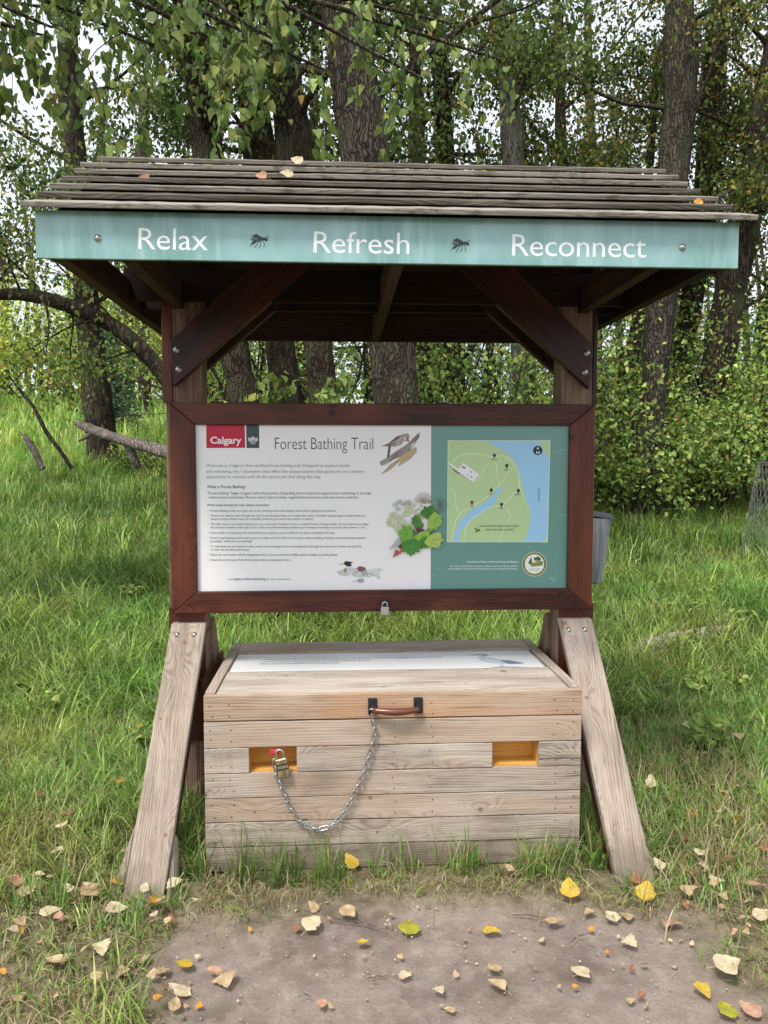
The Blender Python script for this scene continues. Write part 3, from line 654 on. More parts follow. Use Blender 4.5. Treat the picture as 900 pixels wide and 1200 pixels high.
# ------------------------------------------------------------ BOX
BX0,BX1,BY0,BY1,BZ=-.508,.920,2.83,3.65,.678
bx=empty('storage_chest',(XC,3.2,0),'long weathered plank chest with hinged lid and two golden hand slots','chest')
def B(o): o.parent=bx; o.matrix_parent_inverse=Matrix.Translation((-XC,-3.2,0)); return o
def rows(z0,z1): return [(z0+(z1-z0)*i/6,z0+(z1-z0)*(i+1)/6) for i in range(6)]
zs=[.003,.097,.193,.287,.382,.480,.580]
m=MB()
def pl(x0,x1,z0,z1,pv=None,y=BY0,t=.022): m.plank(((x0+x1)/2,y+t/2+random.uniform(-.0012,.0012),(z0+z1)/2),x1-x0,z1-z0,t,MX,14,.0005,pv)
for i in range(6):
    a,b=zs[i]+.0015,zs[i+1]-.0015
    if i==4:
        pl(BX0,-.343,a,b,.5); pl(-.165,.577,a,b,.55); pl(.756,BX1,a+.028,b,.5); pl(.756,BX1,a,a+.0255,.3)
    else: pl(BX0,BX1,a,b,[.5,.45,.55,.5,0,.75][i])
fp_=B(m.build('front_panel',M['grey'],None,.0025))
for s,x in ((0,BX0+.011),(1,BX1-.011)):
    m=MB()
    for i in range(6): m.plank((x,(BY0+BY1)/2+.012,(zs[i]+zs[i+1])/2),BY1-BY0-.026,.0925,.022,axes((0,1,0),(0,0,1)),8,.0005)
    B(m.build('side_panel',M['grey'],None,.0025))
m=MB()
for i in range(6): m.plank((XC+.016,BY1-.012,(zs[i]+zs[i+1])/2),BX1-BX0-.05,.0925,.022,MX)
B(m.build('back_panel',M['grey'],None,.002))
m=MB(); m.plank((XC+.016,BY0+.034,.24),BX1-BX0-.05,.27,.018,MX); m.plank((XC+.016,BY0+.034,.53),BX1-BX0-.05,.09,.018,MX); B(m.build('inner_lining',M['dark'],None,.0))
for x0,x1 in ((-.343,-.165),(.577,.756)):
    m=MB(); y0,y1=BY0+.0235,BY0+.11; z0,z1=.3845,.4775; th=.012
    m.plank(((x0+x1)/2,y1,(z0+z1)/2),x1-x0+.03,z1-z0+.03,th,MX); m.plank(((x0+x1)/2,(y0+y1)/2,z0-th/2),x1-x0+.03,y1-y0,th,MY if 0 else axes((1,0,0),(0,1,0))); m.plank(((x0+x1)/2,(y0+y1)/2,z1+th/2),x1-x0+.03,y1-y0,th,axes((1,0,0),(0,1,0)))
    for x in (x0-th/2,x1+th/2): m.plank((x,(y0+y1)/2,(z0+z1)/2),y1-y0,z1-z0-.001,th,axes((0,1,0),(0,0,1)))
    B(m.build('slot_lining',M['ply'],None,0))
# lid
m=MB()
for y0,y1,pv in ((BY0+.0235,2.93,.75),(2.932,3.045,.6),(3.047,3.165,.7),(3.165,3.455,.5)): 
    m.plank((XC+.016,(y0+y1)/2,BZ-.011+(0 if y0<3.1 else -.0)),BX1-BX0-.084,y1-y0-.0015,.022 if y1<3.2 else .010,axes((1,0,0),(0,1,0)),12,.0004,pv)
lid=B(m.build('lid',M['pinkgrey'],None,.002))
m=MB(); m.plank((XC+.016,BY0+.0115,(.583+BZ+.002)/2),BX1-BX0,BZ+.002-.583,.0225,MX,14,.0004,.55); o=m.build('lid_front_board',M['lidfront'],lid,.003)
for x in (BX0+.02,BX1-.02): 
    m=MB(); m.plank((x,(BY0+BY1)/2+.012,BZ-.045),BY1-BY0-.03,.105,.038,axes((0,1,0),(0,0,1)),1,0,.45); m.build('lid_side_rim',M['grey'],lid,.003)
m=MB(); m.plank((XC+.016,3.553,BZ-.003),BX1-BX0-.082,.19,.018,axes((1,0,0),(0,1,0)),10,.0004,.6); m.build('lid_rear_board',M['grey'],lid,.003)
lb=one('label_panel',M['white'],lid,(XC+.014,3.31,BZ-.0038),1.325,.275,.006,axes((1,0,0),(0,1,0)),bevel=.0008); tag(lb,'white printed strip with a heron picture')
LZ=BZ-.0008+.0004
def lf(u,v,L):
    d=ray(u,v); t_=(LZ-H)/d[2]; return (d[0]*t_,d[1]*t_,LZ+L)
P=Pic(lambda x,y,L:(x,y,LZ+L))
c_=(.07,.07,.08)
def lt(st,x0,x1,y): 
    V,F=textarr(st,.006); w_=np.ptp(V[:,0]); n=len(P.v); x_0=V[:,0].min()
    P.v+=[(x0+(x-x_0)*(x1-x0)/w_,y+yy*.027,LZ+.0003) for x,yy in V]; P.fa+=[tuple(i+n for i in f) for f in F]; P.c+=[c_]*len(V)
lt('There are natural places to sit along the trail but you are also welcome to borrow a mat to take with you on the trail.',-.335,.455,3.345)
lt('To find the map that will guide you, please scan the QR code on the sign above.',-.338,.135,3.31)
lt('Please return borrowed items when you are finished.',-.345,.0,3.272); 
P.build('label_text',lb)
P=Pic(lf); CC=lambda x,y:(450+x/4.5,755+y/4.5)
PL((.47,.50,.55),(497,70),(520,62),(560,70),(620,80),(660,84),(738,98),(700,104),(650,102),(600,100),(550,95),(510,85)); PL((.16,.21,.30),(610,84),(660,84),(742,99),(700,104),(650,103)); PL((.35,.33,.33),(497,70),(520,66),(548,60),(540,52),(500,50),(440,60),(500,56),(530,60),(505,66)); PL((.20,.24,.42),(560,122),(620,117),(760,120),(700,126),(560,126)); LN((.2,.2,.2),.5,(622,102),(630,120)); LN((.2,.2,.2),.5,(614,102),(616,118)); PL((.55,.62,.75),(520,80),(580,84),(610,95),(550,90))
P.build('heron_picture',lb)
# handle
hx0,hx1,hz=.120,.292,.629
hd=empty('handle',(0,0,0)); hd.parent=lid
for o_ in (): pass
for x in (hx0,hx1):
    m=MB(); m.plank((x,BY0-.004,hz+.002),.034,.062,.006,MX); m.plank((x,BY0-.016,hz-.004),.022,.026,.022,MX); m.build('bracket',M['blackmetal'],hd,.002)
xs=np.linspace(hx0,hx1,13); tubeobj('grip',[(x,BY0-.026-.014*math.sin((x-hx0)/(hx1-hx0)*math.pi),hz-.006-.004*math.sin((x-hx0)/(hx1-hx0)*math.pi)) for x in xs],[.0095+.005*math.sin((x-hx0)/(hx1-hx0)*math.pi) for x in xs],M['grip'],hd,10)
# nail heads
nm=rawmesh('nail',[(.0026*math.cos(q),-.0008,.0026*math.sin(q)) for q in np.linspace(0,2*math.pi,9)[:-1]]+[(.0026*math.cos(q),.003,.0026*math.sin(q)) for q in np.linspace(0,2*math.pi,9)[:-1]],[(k,(k+1)%8,8+(k+1)%8,8+k) for k in range(8)],[(0,k+1,k) for k in range(1,7)]); nm.materials.append(flat('weathered_nail',(.12,.10,.09),.6,.3))
for z in (.05,.145,.24,.335,.43,.53,.62):
    for x in (BX0+.03,BX0+.10,.2,.34,BX1-.1,BX1-.03):
        for dz in (-.022,.022):
            qx,qz=x+random.uniform(-.008,.008),z+dz+random.uniform(-.004,.004)
            if (-.35<qx<-.16 or .57<qx<.76) and .37<qz<.49: continue
            o=bpy.data.objects.new('nail',nm); link(o); o.location=(qx,BY0-.0006,qz); B(o)
# ------------------------------------------------------------ chain
pts=[(437,836),(437,846),(439,858),(434,880),(428,900),(417,925),(405,948),(392,964),(376,971),(358,967),(344,952),(333,930),(324,908),(322,893),(324,884)]
CP=smooth([at(u,v,BY0-.018) for u,v in pts],24); CP=np.array(CP)
seg=np.linalg.norm(np.diff(CP,axis=0),axis=1); cum=np.concatenate([[0],np.cumsum(seg)]); Lc=cum[-1]
ch=empty('chain',(0,0,0),'steel link chain looping from the black handle to the brass padlock','chain')
pitch=.0285; nl=int(Lc/pitch)
def linkmesh():
    hl=.0122; r_=.0066; P=[]
    for a in np.linspace(-math.pi/2,math.pi/2,7): P.append((hl+r_*math.cos(a),r_*math.sin(a),0))
    for a in np.linspace(math.pi/2,3*math.pi/2,7): P.append((-hl+r_*math.cos(a),r_*math.sin(a),0))
    P=np.array(P); n=len(P); V=[];F=[]
    for i in range(n):
        T=P[(i+1)%n]-P[i-1]; T/=np.linalg.norm(T); N=np.cross(T,[0,0,1])
        for k in range(7):
            a=k*2*math.pi/7; V.append(P[i]+.0026*(math.cos(a)*N+math.sin(a)*np.array([0,0,1])))
    for i in range(n):
        for k in range(7): F.append((i*7+k,i*7+(k+1)%7,((i+1)%n)*7+(k+1)%7,((i+1)%n)*7+k))
    return rawmesh('link',V,F,smooth=True)
lm=linkmesh(); lm.materials.append(M['steel'])
for i in range(nl):
    d=(i+.5)*pitch; p=Vector([np.interp(d,cum,CP[:,k]) for k in range(3)]); q=Vector([np.interp(min(d+.004,Lc),cum,CP[:,k]) for k in range(3)])-Vector([np.interp(max(d-.004,0),cum,CP[:,k]) for k in range(3)])
    if q.length<1e-6: continue
    o=bpy.data.objects.new('link',lm); link(o,ch); X=q.normalized(); sd=Vector((0,1,0)); Z=X.cross(sd).normalized(); sd=Z.cross(X)
    rot=Matrix((X,sd,Z)).transposed() @ Matrix.Rotation((math.pi/2 if i%2 else 0)+random.uniform(-.25,.25)+.5,3,'X')
    o.matrix_local=Matrix.Translation(p)@rot.to_4x4()
a=at(437,833,BY0-.03); tubeobj('shackle_pin',[(a[0]-.014,a[1],a[2]+.006),(a[0]+.016,a[1],a[2]+.006)],.003,M['steel'],ch)
a=at(329,889,BY0-.012); pl_=padlock((a[0],BY0-.020,a[2]+.004),.044,.072,'tarnished brass padlock at the end of the chain in the left slot',M['brass'],R(-12))
m=MB(); a=at(322,881,BY0-.006); m.plank((a[0],BY0-.008,a[2]),.036,.020,.010,MX); e=m.build('key_tag',M['red'],None,.004); tag(e,'red plastic tag above the brass padlock in the left slot','tag')
# ------------------------------------------------------------ leaflet holder at the right post
lh=empty('leaflet_box',(1.15,3.5,1.1),'grey translucent plastic leaflet box hung behind the right post','box')
t=NT('grey_plastic'); tc=t.n('ShaderNodeTexCoord').outputs['Object']
M['gp']=t.bsdf(t.ramp(t.noise(t.vmul(tc,(40,40,3)),1.,3),[(.35,(.10,.115,.12)),(.65,(.36,.39,.41))]),.3,None,0,.5); M['gpl']=flat('dark_grey_plastic',(.07,.075,.08),.35)  # light vertical streaks are highlights painted into the plastic's colour
def tap(name,z0,z1,w0,w1,d0,d1,mat,parent,bev=.006,sh_=0):
    vs=[]
    for z,w,d,s_ in ((z0,w0,d0,0),(z1,w1,d1,sh_)):
        for a,b in ((-1,-1),(1,-1),(1,1),(-1,1)): vs.append((a*w/2+s_,b*d/2,z))
    m=MB(); m.add(vs,[(3,2,1,0),(4,5,6,7)]+[(i,(i+1)%4,(i+1)%4+4,i+4) for i in range(4)]); return m.build(name,mat,parent,bev)
b_=tap('box_body',-.175,.135,.125,.165,.08,.12,M['gp'],lh,.01,.012); l_=tap('box_lid',.0,.024,.195,.17,.14,.10,M['gpl'],lh,.006,.0); l_.location=(0.01,0,.142); l_.rotation_euler=(0,R(9),0)
lh.location=(1.15,3.50,1.155); lh.scale=(1,1,1.0)
# ------------------------------------------------------------ GROUND
def grid(xs,ys):
    X,Y=np.meshgrid(xs,ys); nx,ny=len(xs),len(ys); i=np.arange(ny-1)[:,None]*nx+np.arange(nx-1)[None]
    return X,Y,np.stack([i,i+1,i+nx+1,i+nx],-1).reshape(-1,4)
xs=np.concatenate([-np.geomspace(400,2.6,70),np.arange(-2.5,2.9,.022),np.geomspace(2.95,400,70)])
ys=np.concatenate([-np.geomspace(300,1,30),np.arange(-.5,1.4,.1),np.arange(1.4,4.6,.022),np.geomspace(4.65,600,130)])
X,Y,F=grid(xs,ys); Z=terr(X,Y)
pmk=pathmask(X,Y)
near=(np.abs(X)<3)&(Y<4.7)&(Y>1.2)
Z=Z+np.where(near,(fbm(X*5.5,Y*5.5,4)-.47)*.036+(fbm(X*28+9,Y*28,3)-.44)*.009,0)-pmk*.012
me=rawmesh('ground',np.stack([X,Y,Z],-1),F,attrs={'path':('FLOAT',pmk)},smooth=True)
t=NT('soil_and_dirt'); tc=t.n('ShaderNodeTexCoord').outputs['Object']; pa=t.attr('path','Fac')
n1=t.noise(tc,2.2,5,.6); n2=t.noise(tc,14,5,.65); n3=t.noise(tc,90,3,.6); peb=t.voro(tc,55)
dirt=t.mix(t.mr(n1,.35,.65),(.135,.105,.084),(.27,.22,.183)); dirt=t.mix(t.mr(n2,.45,.72,0,.6),dirt,(.35,.295,.25)); dirt=t.mix(t.mr(n3,.5,.75,0,.55),dirt,(.15,.115,.09))
pb=t.math('MULTIPLY',t.mr(peb,.10,.16,1,0),t.mr(t.noise(tc,8,2),.55,.6,0,1)); dirt=t.mix(t.math('MULTIPLY',pb,.7),dirt,(.42,.37,.33))
soil=t.mix(t.mr(n2,.35,.65),(.085,.072,.04),(.22,.18,.11)); sep=t.n('ShaderNodeSeparateXYZ'); t.l(tc,sep.inputs[0])
soil=t.mix(t.mr(sep.outputs[1],4.5,9,0,.85),soil,t.mix(t.mr(n1,.35,.65),(.07,.11,.025),(.12,.17,.045)))
col=t.mix(pa,soil,dirt)
M['ground']=t.bsdf(col,.95,t.bump(t.math('ADD',t.math('MULTIPLY',n2,1.),t.math('ADD',t.math('MULTIPLY',n3,.4),t.math('MULTIPLY',pb,.5))),.8,.012),0,.15)
gr_=mobj('ground',me,M['ground']); tag(gr_,None,None,None,'structure')
# ------------------------------------------------------------ GRASS
def inbox(x,y,m=0.):
    r=(x>BX0-m)&(x<BX1+m)&(y>BY0-m)&(y<BY1+m)
    for xa in (XL,XR-PW):
        f=(y>2.66)&(y<4.04)&(np.abs(y-3.35)>np.maximum(.0,0)) ; h=.905*(1-np.abs(y-3.35)/.70)
        r|=(x>xa-.05-m)&(x<xa+PW+.05+m)&(y>2.64-m)&(y<4.06+m)&((h<.14))
        r|=(x>xa-m)&(x<xa+PW+m)&(y>3.25)&(y<3.45)
    return r
GREENS=np.array([(.155,.275,.042),(.215,.345,.07),(.10,.20,.033),(.30,.41,.12),(.175,.29,.065)])
DRY=np.array([(.42,.34,.17),(.50,.43,.26),(.33,.25,.12),(.36,.34,.14)])
def blades(x,y,h,w,bend,col,lowres=False,z0=None,phi=None):
    n=len(x); z=(terr(x,y) if z0 is None else z0)-.01
    phi=RG.uniform(0,2*math.pi,n) if phi is None else phi
    dx,dy=np.cos(phi),np.sin(phi); tw=phi+math.pi/2+RG.normal(0,.5,n); sx,sy=np.cos(tw),np.sin(tw)
    ts=[0,.55,1] if lowres else [0,.35,.7,1]; ws=[1,.8,0] if lowres else [.8,1,.7,0]
    cols=[];V=[]
    for t_,w_ in zip(ts,ws):
        L=h*t_; th=bend*t_   # arc
        k=np.maximum(bend,1e-3); r=h/k; hx=r*(1-np.cos(k*t_)); hz=r*np.sin(k*t_)
        px,py,pz=x+dx*hx,y+dy*hx,z+hz
        if w_==0: V.append(np.stack([px,py,pz],-1)[:,None])
        else: V.append(np.stack([np.stack([px-sx*w*w_/2,py-sy*w*w_/2,pz],-1),np.stack([px+sx*w*w_/2,py+sy*w*w_/2,pz],-1)],1))
    V=np.concatenate(V,1); m=V.shape[1]; b=np.arange(n)[:,None]*m
    if lowres: F4=b+np.array([0,1,3,2]); F3=b+np.array([2,3,4])
    else: F4=np.concatenate([b+np.array([0,1,3,2]),b+np.array([2,3,5,4])]); F3=b+np.array([4,5,6])
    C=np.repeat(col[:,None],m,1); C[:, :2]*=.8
    return V.reshape(-1,3),F4,F3,C.reshape(-1,3)
def scatter(nt,per,ylo,yhi,spread,hm,wm,bendm,dryf,lowres,xr=None,dens=None,short=None,A=None):
    y=np.sqrt(RG.uniform(ylo**2,yhi**2,nt)); x=RG.uniform(-.60,.68,nt)*y+np.where(RG.random(nt)<.5,-1,1)*RG.uniform(0,.5,nt)
    if xr: x=RG.uniform(xr[0],xr[1],nt); y=RG.uniform(ylo,yhi,nt)
    pm_=pathmask(x,y); den=fbm(x*1.3+50,y*1.3+20)
    keep=(RG.random(nt)>pm_*1.6)
    bare=sstep(3.3,2.5,y)*sstep(-.2,-.9,x)*sstep(-1.9,-1.1,x)   # worn left foreground
    bare=np.maximum(bare,sstep(3.1,2.4,y)*sstep(1.0,1.2,x)*.75)
    keep&=RG.random(nt)>bare*.45
    fr=(y>2.5)&(y<2.85)&(x>BX0-.02)&(x<BX1+.02); keep&=~(fr&(RG.random(nt)<.72))
    x=x[keep];y=y[keep];bare=bare[keep];den=den[keep]
    k=len(x); n_=k*per
    tx=np.repeat(x,per)+RG.normal(0,spread,n_); ty=np.repeat(y,per)+RG.normal(0,spread,n_)
    ci=RG.integers(0,len(GREENS),k); base=GREENS[ci]*(1+RG.normal(0,.12,(k,1)))
    big=vnoise(x*.8+30,y*.8+11); base=base*(.62+.55*big+.35*vnoise(x*3.1+8,y*3.1))[:,None]; base*=(1+.8*sstep(0,-2,x)*sstep(11,18,y))[:,None]; base[:,0]*=.85+.45*vnoise(x*1.7+90,y*1.7+40)  # far left grass paler: light of the open clearing put into its colour
    dn=fbm(x*1.1+80,y*1.1+60)
    dp=np.clip(dryf+(dn-.5)*.9*(1 if dryf>0 else 0)+bare*.45,0,.9)
    fr=(y>2.5)&(y<2.86)&(x>BX0-.02)&(x<BX1+.02)
    th=hm*(.55+.9*RG.random(k))*(1-.35*bare)*(.35+1.4*den)*np.where(fr,.42,1)
    h=np.repeat(th,per)*RG.uniform(.5,1.35,n_); col=np.repeat(base,per,0)*np.exp(RG.normal(0,.28,(n_,1)))
    isd=RG.random(n_)<np.repeat(dp,per); col[isd]=DRY[RG.integers(0,len(DRY),isd.sum())]*(1+RG.normal(0,.12,(isd.sum(),1)))
    w=wm*RG.uniform(.6,1.3,n_); bend=np.abs(RG.normal(bendm,.45,n_)); bend[isd]*=1.4; h[isd]*=.75
    ph=np.repeat(RG.uniform(0,6.28,k),per)+RG.normal(0,.9,n_)
    ok=~inbox(tx,ty,.004); ok&=(RG.random(n_)>pathmask(tx,ty)*1.5)
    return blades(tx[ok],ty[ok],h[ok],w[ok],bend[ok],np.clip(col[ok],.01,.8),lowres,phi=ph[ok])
A=Arr()
for args in ((9000,12,1.75,4.9,.02,.135,.0048,1.45,.12,False),(7000,7,1.75,4.9,.05,.05,.0035,1.6,.42,False),
             (9000,11,4.4,8.5,.04,.24,.0085,1.6,.12,False),(11500,8,8,17,.07,.27,.013,1.4,.13,True),(9000,6,16,42,.15,.5,.035,.9,.04,True)):
    V,F4,F3,C=scatter(*args); A.add(V,F4,F3,C)
for (yl,yh,nt,per,hm,wm) in ((2.0,6,5000,7,.17,.008),(6,14,5000,7,.27,.016),(14,40,4500,6,.5,.045)):
    y=np.sqrt(RG.uniform(yl**2,yh**2,nt)); x=RG.choice([-1,1],nt)*RG.uniform(.72,1.35,nt)*(y+.8); n_=nt*per; tx=np.repeat(x,per)+RG.normal(0,.07,n_); ty=np.repeat(y,per)+RG.normal(0,.07,n_)
    col=np.repeat(GREENS[RG.integers(0,5,nt)]*RG.uniform(.7,1.2,(nt,1)),per,0)*np.exp(RG.normal(0,.2,(n_,1)))
    V,F4,F3,C=blades(tx,ty,hm*RG.uniform(.4,1.4,n_),wm*RG.uniform(.6,1.3,n_),np.abs(RG.normal(1.3,.5,n_)),np.clip(col,.01,.8),True); A.add(V,F4,F3,C)
# long fringe at chest foot, at the braces and the frame of the path
for (x0,x1,y0,y1,nt,per,hm) in ((BX0,BX1,2.72,2.82,26,9,.08),(BX0+.12,.10,2.70,2.81,13,15,.22),(.66,.98,2.68,2.81,17,15,.17),(.10,.55,2.74,2.82,9,10,.20),(-.58,-.50,2.7,3.2,22,10,.20),(.94,1.02,2.75,3.2,22,10,.20),(-1.1,-.72,2.6,3.0,26,12,.14),(1.1,1.5,2.75,3.3,34,12,.17),(XL,XR,3.7,4.4,160,12,.20)):
    x=RG.uniform(x0,x1,nt);y=RG.uniform(y0,y1,nt); n_=nt*per
    tx=np.repeat(x,per)+RG.normal(0,.014,n_);ty=np.repeat(y,per)+RG.normal(0,.012,n_); col=np.repeat(GREENS[RG.integers(0,5,nt)]*(1+RG.normal(0,.15,(nt,1))),per,0)
    isd=RG.random(n_)<.22; col[isd]=DRY[RG.integers(0,4,isd.sum())]
    ok=~inbox(tx,ty,.006)
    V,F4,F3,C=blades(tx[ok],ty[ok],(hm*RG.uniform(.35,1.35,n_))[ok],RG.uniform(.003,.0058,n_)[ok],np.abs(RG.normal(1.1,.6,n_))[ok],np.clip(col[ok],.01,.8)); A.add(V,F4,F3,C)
# straw patches
for (u_,v_,r_,nn) in ((455,0,0,0),):
    pass
for (cx,cy,rx,ry,nn) in ((1.75,3.6,.35,.3,1500),(2.3,5.0,.5,.4,1500),(1.9,7.2,.35,.5,1200),(-1.6,4.1,.35,.35,1100),(-1.9,5.3,.4,.35,900),(1.5,2.9,.35,.25,1500),(2.9,6.2,.6,.3,1200),(-1.25,3.3,.3,.25,1000)):
    x=RG.normal(cx,rx,nn); y=RG.normal(cy,ry,nn); ok=~inbox(x,y,.01); x=x[ok]; y=y[ok]; k=len(x)
    V,F4,F3,C=blades(x,y,RG.uniform(.06,.24,k),RG.uniform(.0025,.005,k),np.abs(RG.normal(1.7,.7,k)),DRY[RG.integers(0,len(DRY),k)]*RG.uniform(.7,1.2,(k,1))); A.add(V,F4,F3,C)
# dry thatch lying flat around the worn edge
n_=11000; y=RG.uniform(1.85,3.3,n_); x=np.where(RG.random(n_)<.62,RG.uniform(-1.9,-.35,n_),RG.uniform(.85,2.1,n_)); ed=RG.random(n_)<.10; x[ed]=RG.uniform(-.6,1.1,ed.sum()); y[ed]=RG.normal(2.66,.05,ed.sum())
ok=(~inbox(x,y,.02))&(RG.random(n_)>pathmask(x,y)*1.05); x=x[ok];y=y[ok]; k=len(x)
V,F4,F3,C=blades(x,y,RG.uniform(.03,.11,k),RG.uniform(.0016,.0035,k),RG.uniform(2.3,3.0,k),DRY[RG.integers(0,4,k)]*RG.uniform(.6,1.1,(k,1)),z0=terr(x,y)+.012); A.add(V,F4,F3,C)
g_=mobj('grass',A.mesh('grass'),M['grass']); tag(g_,'lush green meadow grass with dry straw growing around the shelter','grass',None,'stuff')
# ------------------------------------------------------------ LEAF CLOUDS
def norm(a): return a/(np.linalg.norm(a,axis=1)[:,None]+1e-9)
def leaves(P,size,col,droop=.6,fold=.18,simple=False,flat_=0.):
    n=len(P); d=RG.normal(0,1,(n,3)); d[:,2]-=droop*2; d=norm(d)
    nr=RG.normal(0,1,(n,3)); nr[:,2]+=.8; s=norm(np.cross(d,nr)); nr=np.cross(s,d)
    size=np.broadcast_to(size,(n,))[:,None]
    if simple: O=[(0,0,0),(.33,.42,.0),(0,1,0),(-.33,.42,.0)]; F=[(0,1,2,3)]
    else: O=[(0,0,0),(.33,.22,fold),(.27,.6,fold*.8),(0,1.05,-.05),(-.27,.6,fold*.8),(-.33,.22,fold)]; F=[(0,1,2,3),(0,3,4,5)]
    V=np.stack([P+size*(a*s+b*d+c*nr) for a,b,c in O],1); m=len(O); b=np.arange(n)[:,None]*m
    F4=np.concatenate([b+np.array(f) for f in F]); C=np.repeat(np.clip(col,.004,.9)[:,None],m,1)
    return V.reshape(-1,3),F4,None,C.reshape(-1,3)
LG=np.array([(.095,.15,.032),(.13,.185,.04),(.175,.225,.055),(.06,.105,.026),(.22,.25,.07)])
LY=np.array([(.26,.27,.04),(.38,.32,.05),(.33,.22,.05)])
def lcol(n,yel=.04,br=1.,tint=None):
    c=LG[RG.integers(0,len(LG),n)]*RG.uniform(.75,1.3,(n,1))*br
    if tint is not None: c=c*np.array(tint)
    k=RG.random(n)<yel; c[k]=LY[RG.integers(0,3,k.sum())]*RG.uniform(.8,1.2,(k.sum(),1)); return c
def unit(v): return v/ (np.linalg.norm(v)+1e-9)
def grow(A,p,d,L,r,depth,tips,up=.15,nseg=6,rng=random,curl=.35,seg=6):
    "one limb; returns points; recursion gives twigs"
    P=[p]; dd=np.array(d,float); st=L/nseg
    for i in range(nseg):
        dd=unit(dd+np.array([rng.gauss(0,curl*.35),rng.gauss(0,curl*.35),rng.gauss(0,curl*.25)+up*.25])); P.append(P[-1]+dd*st)
    P=np.array(P); rr=r*(1-np.linspace(0,.78,len(P)))
    V,F4,F3=tubearr(P,rr,seg,cap=False); A.add(V,F4,F3)
    if depth>0:
        k={3:5,2:5,1:5}[depth]
        for j in range(k):
            t_=rng.uniform(.3,1); i=min(int(t_*nseg),nseg-1); q=P[i]+(P[i+1]-P[i])*rng.random()
            nd=unit(unit(P[i+1]-P[i])*.75+np.array([rng.gauss(0,.6),rng.gauss(0,.6),rng.gauss(0,.45)]))
            grow(A,q,nd,L*rng.uniform(.38,.6),rr[i]*.5,depth-1,tips,up*.3,4 if depth<2 else 5,rng,curl,4)
    else: pass
    if depth<=1:
        for i in range(1,len(P)): tips.append(P[i])
    return P
def trunkpath(pts,top,rtop,n=40):
    "pts: list (u,v,Y,width px) from low to high; extends to the ground and up to height top"
    W=[]
    for u,v,y,w in pts:
        a=np.array(at(u,v,y)); W.append((a,w/2/900*y))
    (a,ra),(b,rb)=W[0],W[1]; d=(b-a)/(b-a)[2]; d=np.array([max(-.25,min(.25,d[0])),max(-.15,min(.15,d[1])),1.]); 
    g=float(terr(a[0],a[1])); 
    P=[];Rr=[]
    if a[2]>g+.1:
        for f_,m in ((1.0,1.9),(.93,1.45),(.8,1.22),(.5,1.08)): P.append(a-d*(a[2]-g+.1)*f_); Rr.append(ra*m)
    for q,r_ in W: P.append(q); Rr.append(r_)
    q,r_=W[-1]; p0=W[-2][0]; d=(q-p0)/(q-p0)[2]; d=np.array([np.clip(d[0],-.3,.3),np.clip(d[1],-.1,.1),1.])
    if top>q[2]+1:
        k=4
        for i in range(1,k+1): P.append(q+d*(top-q[2])*i/k*np.array([1,1,1])); Rr.append(r_+(rtop-r_)*i/k)
    P=smooth([tuple(p)+(r_,) for p,r_ in zip(P,Rr)],6); P=np.array(P); return P[:,:3],np.maximum(P[:,3],.01)
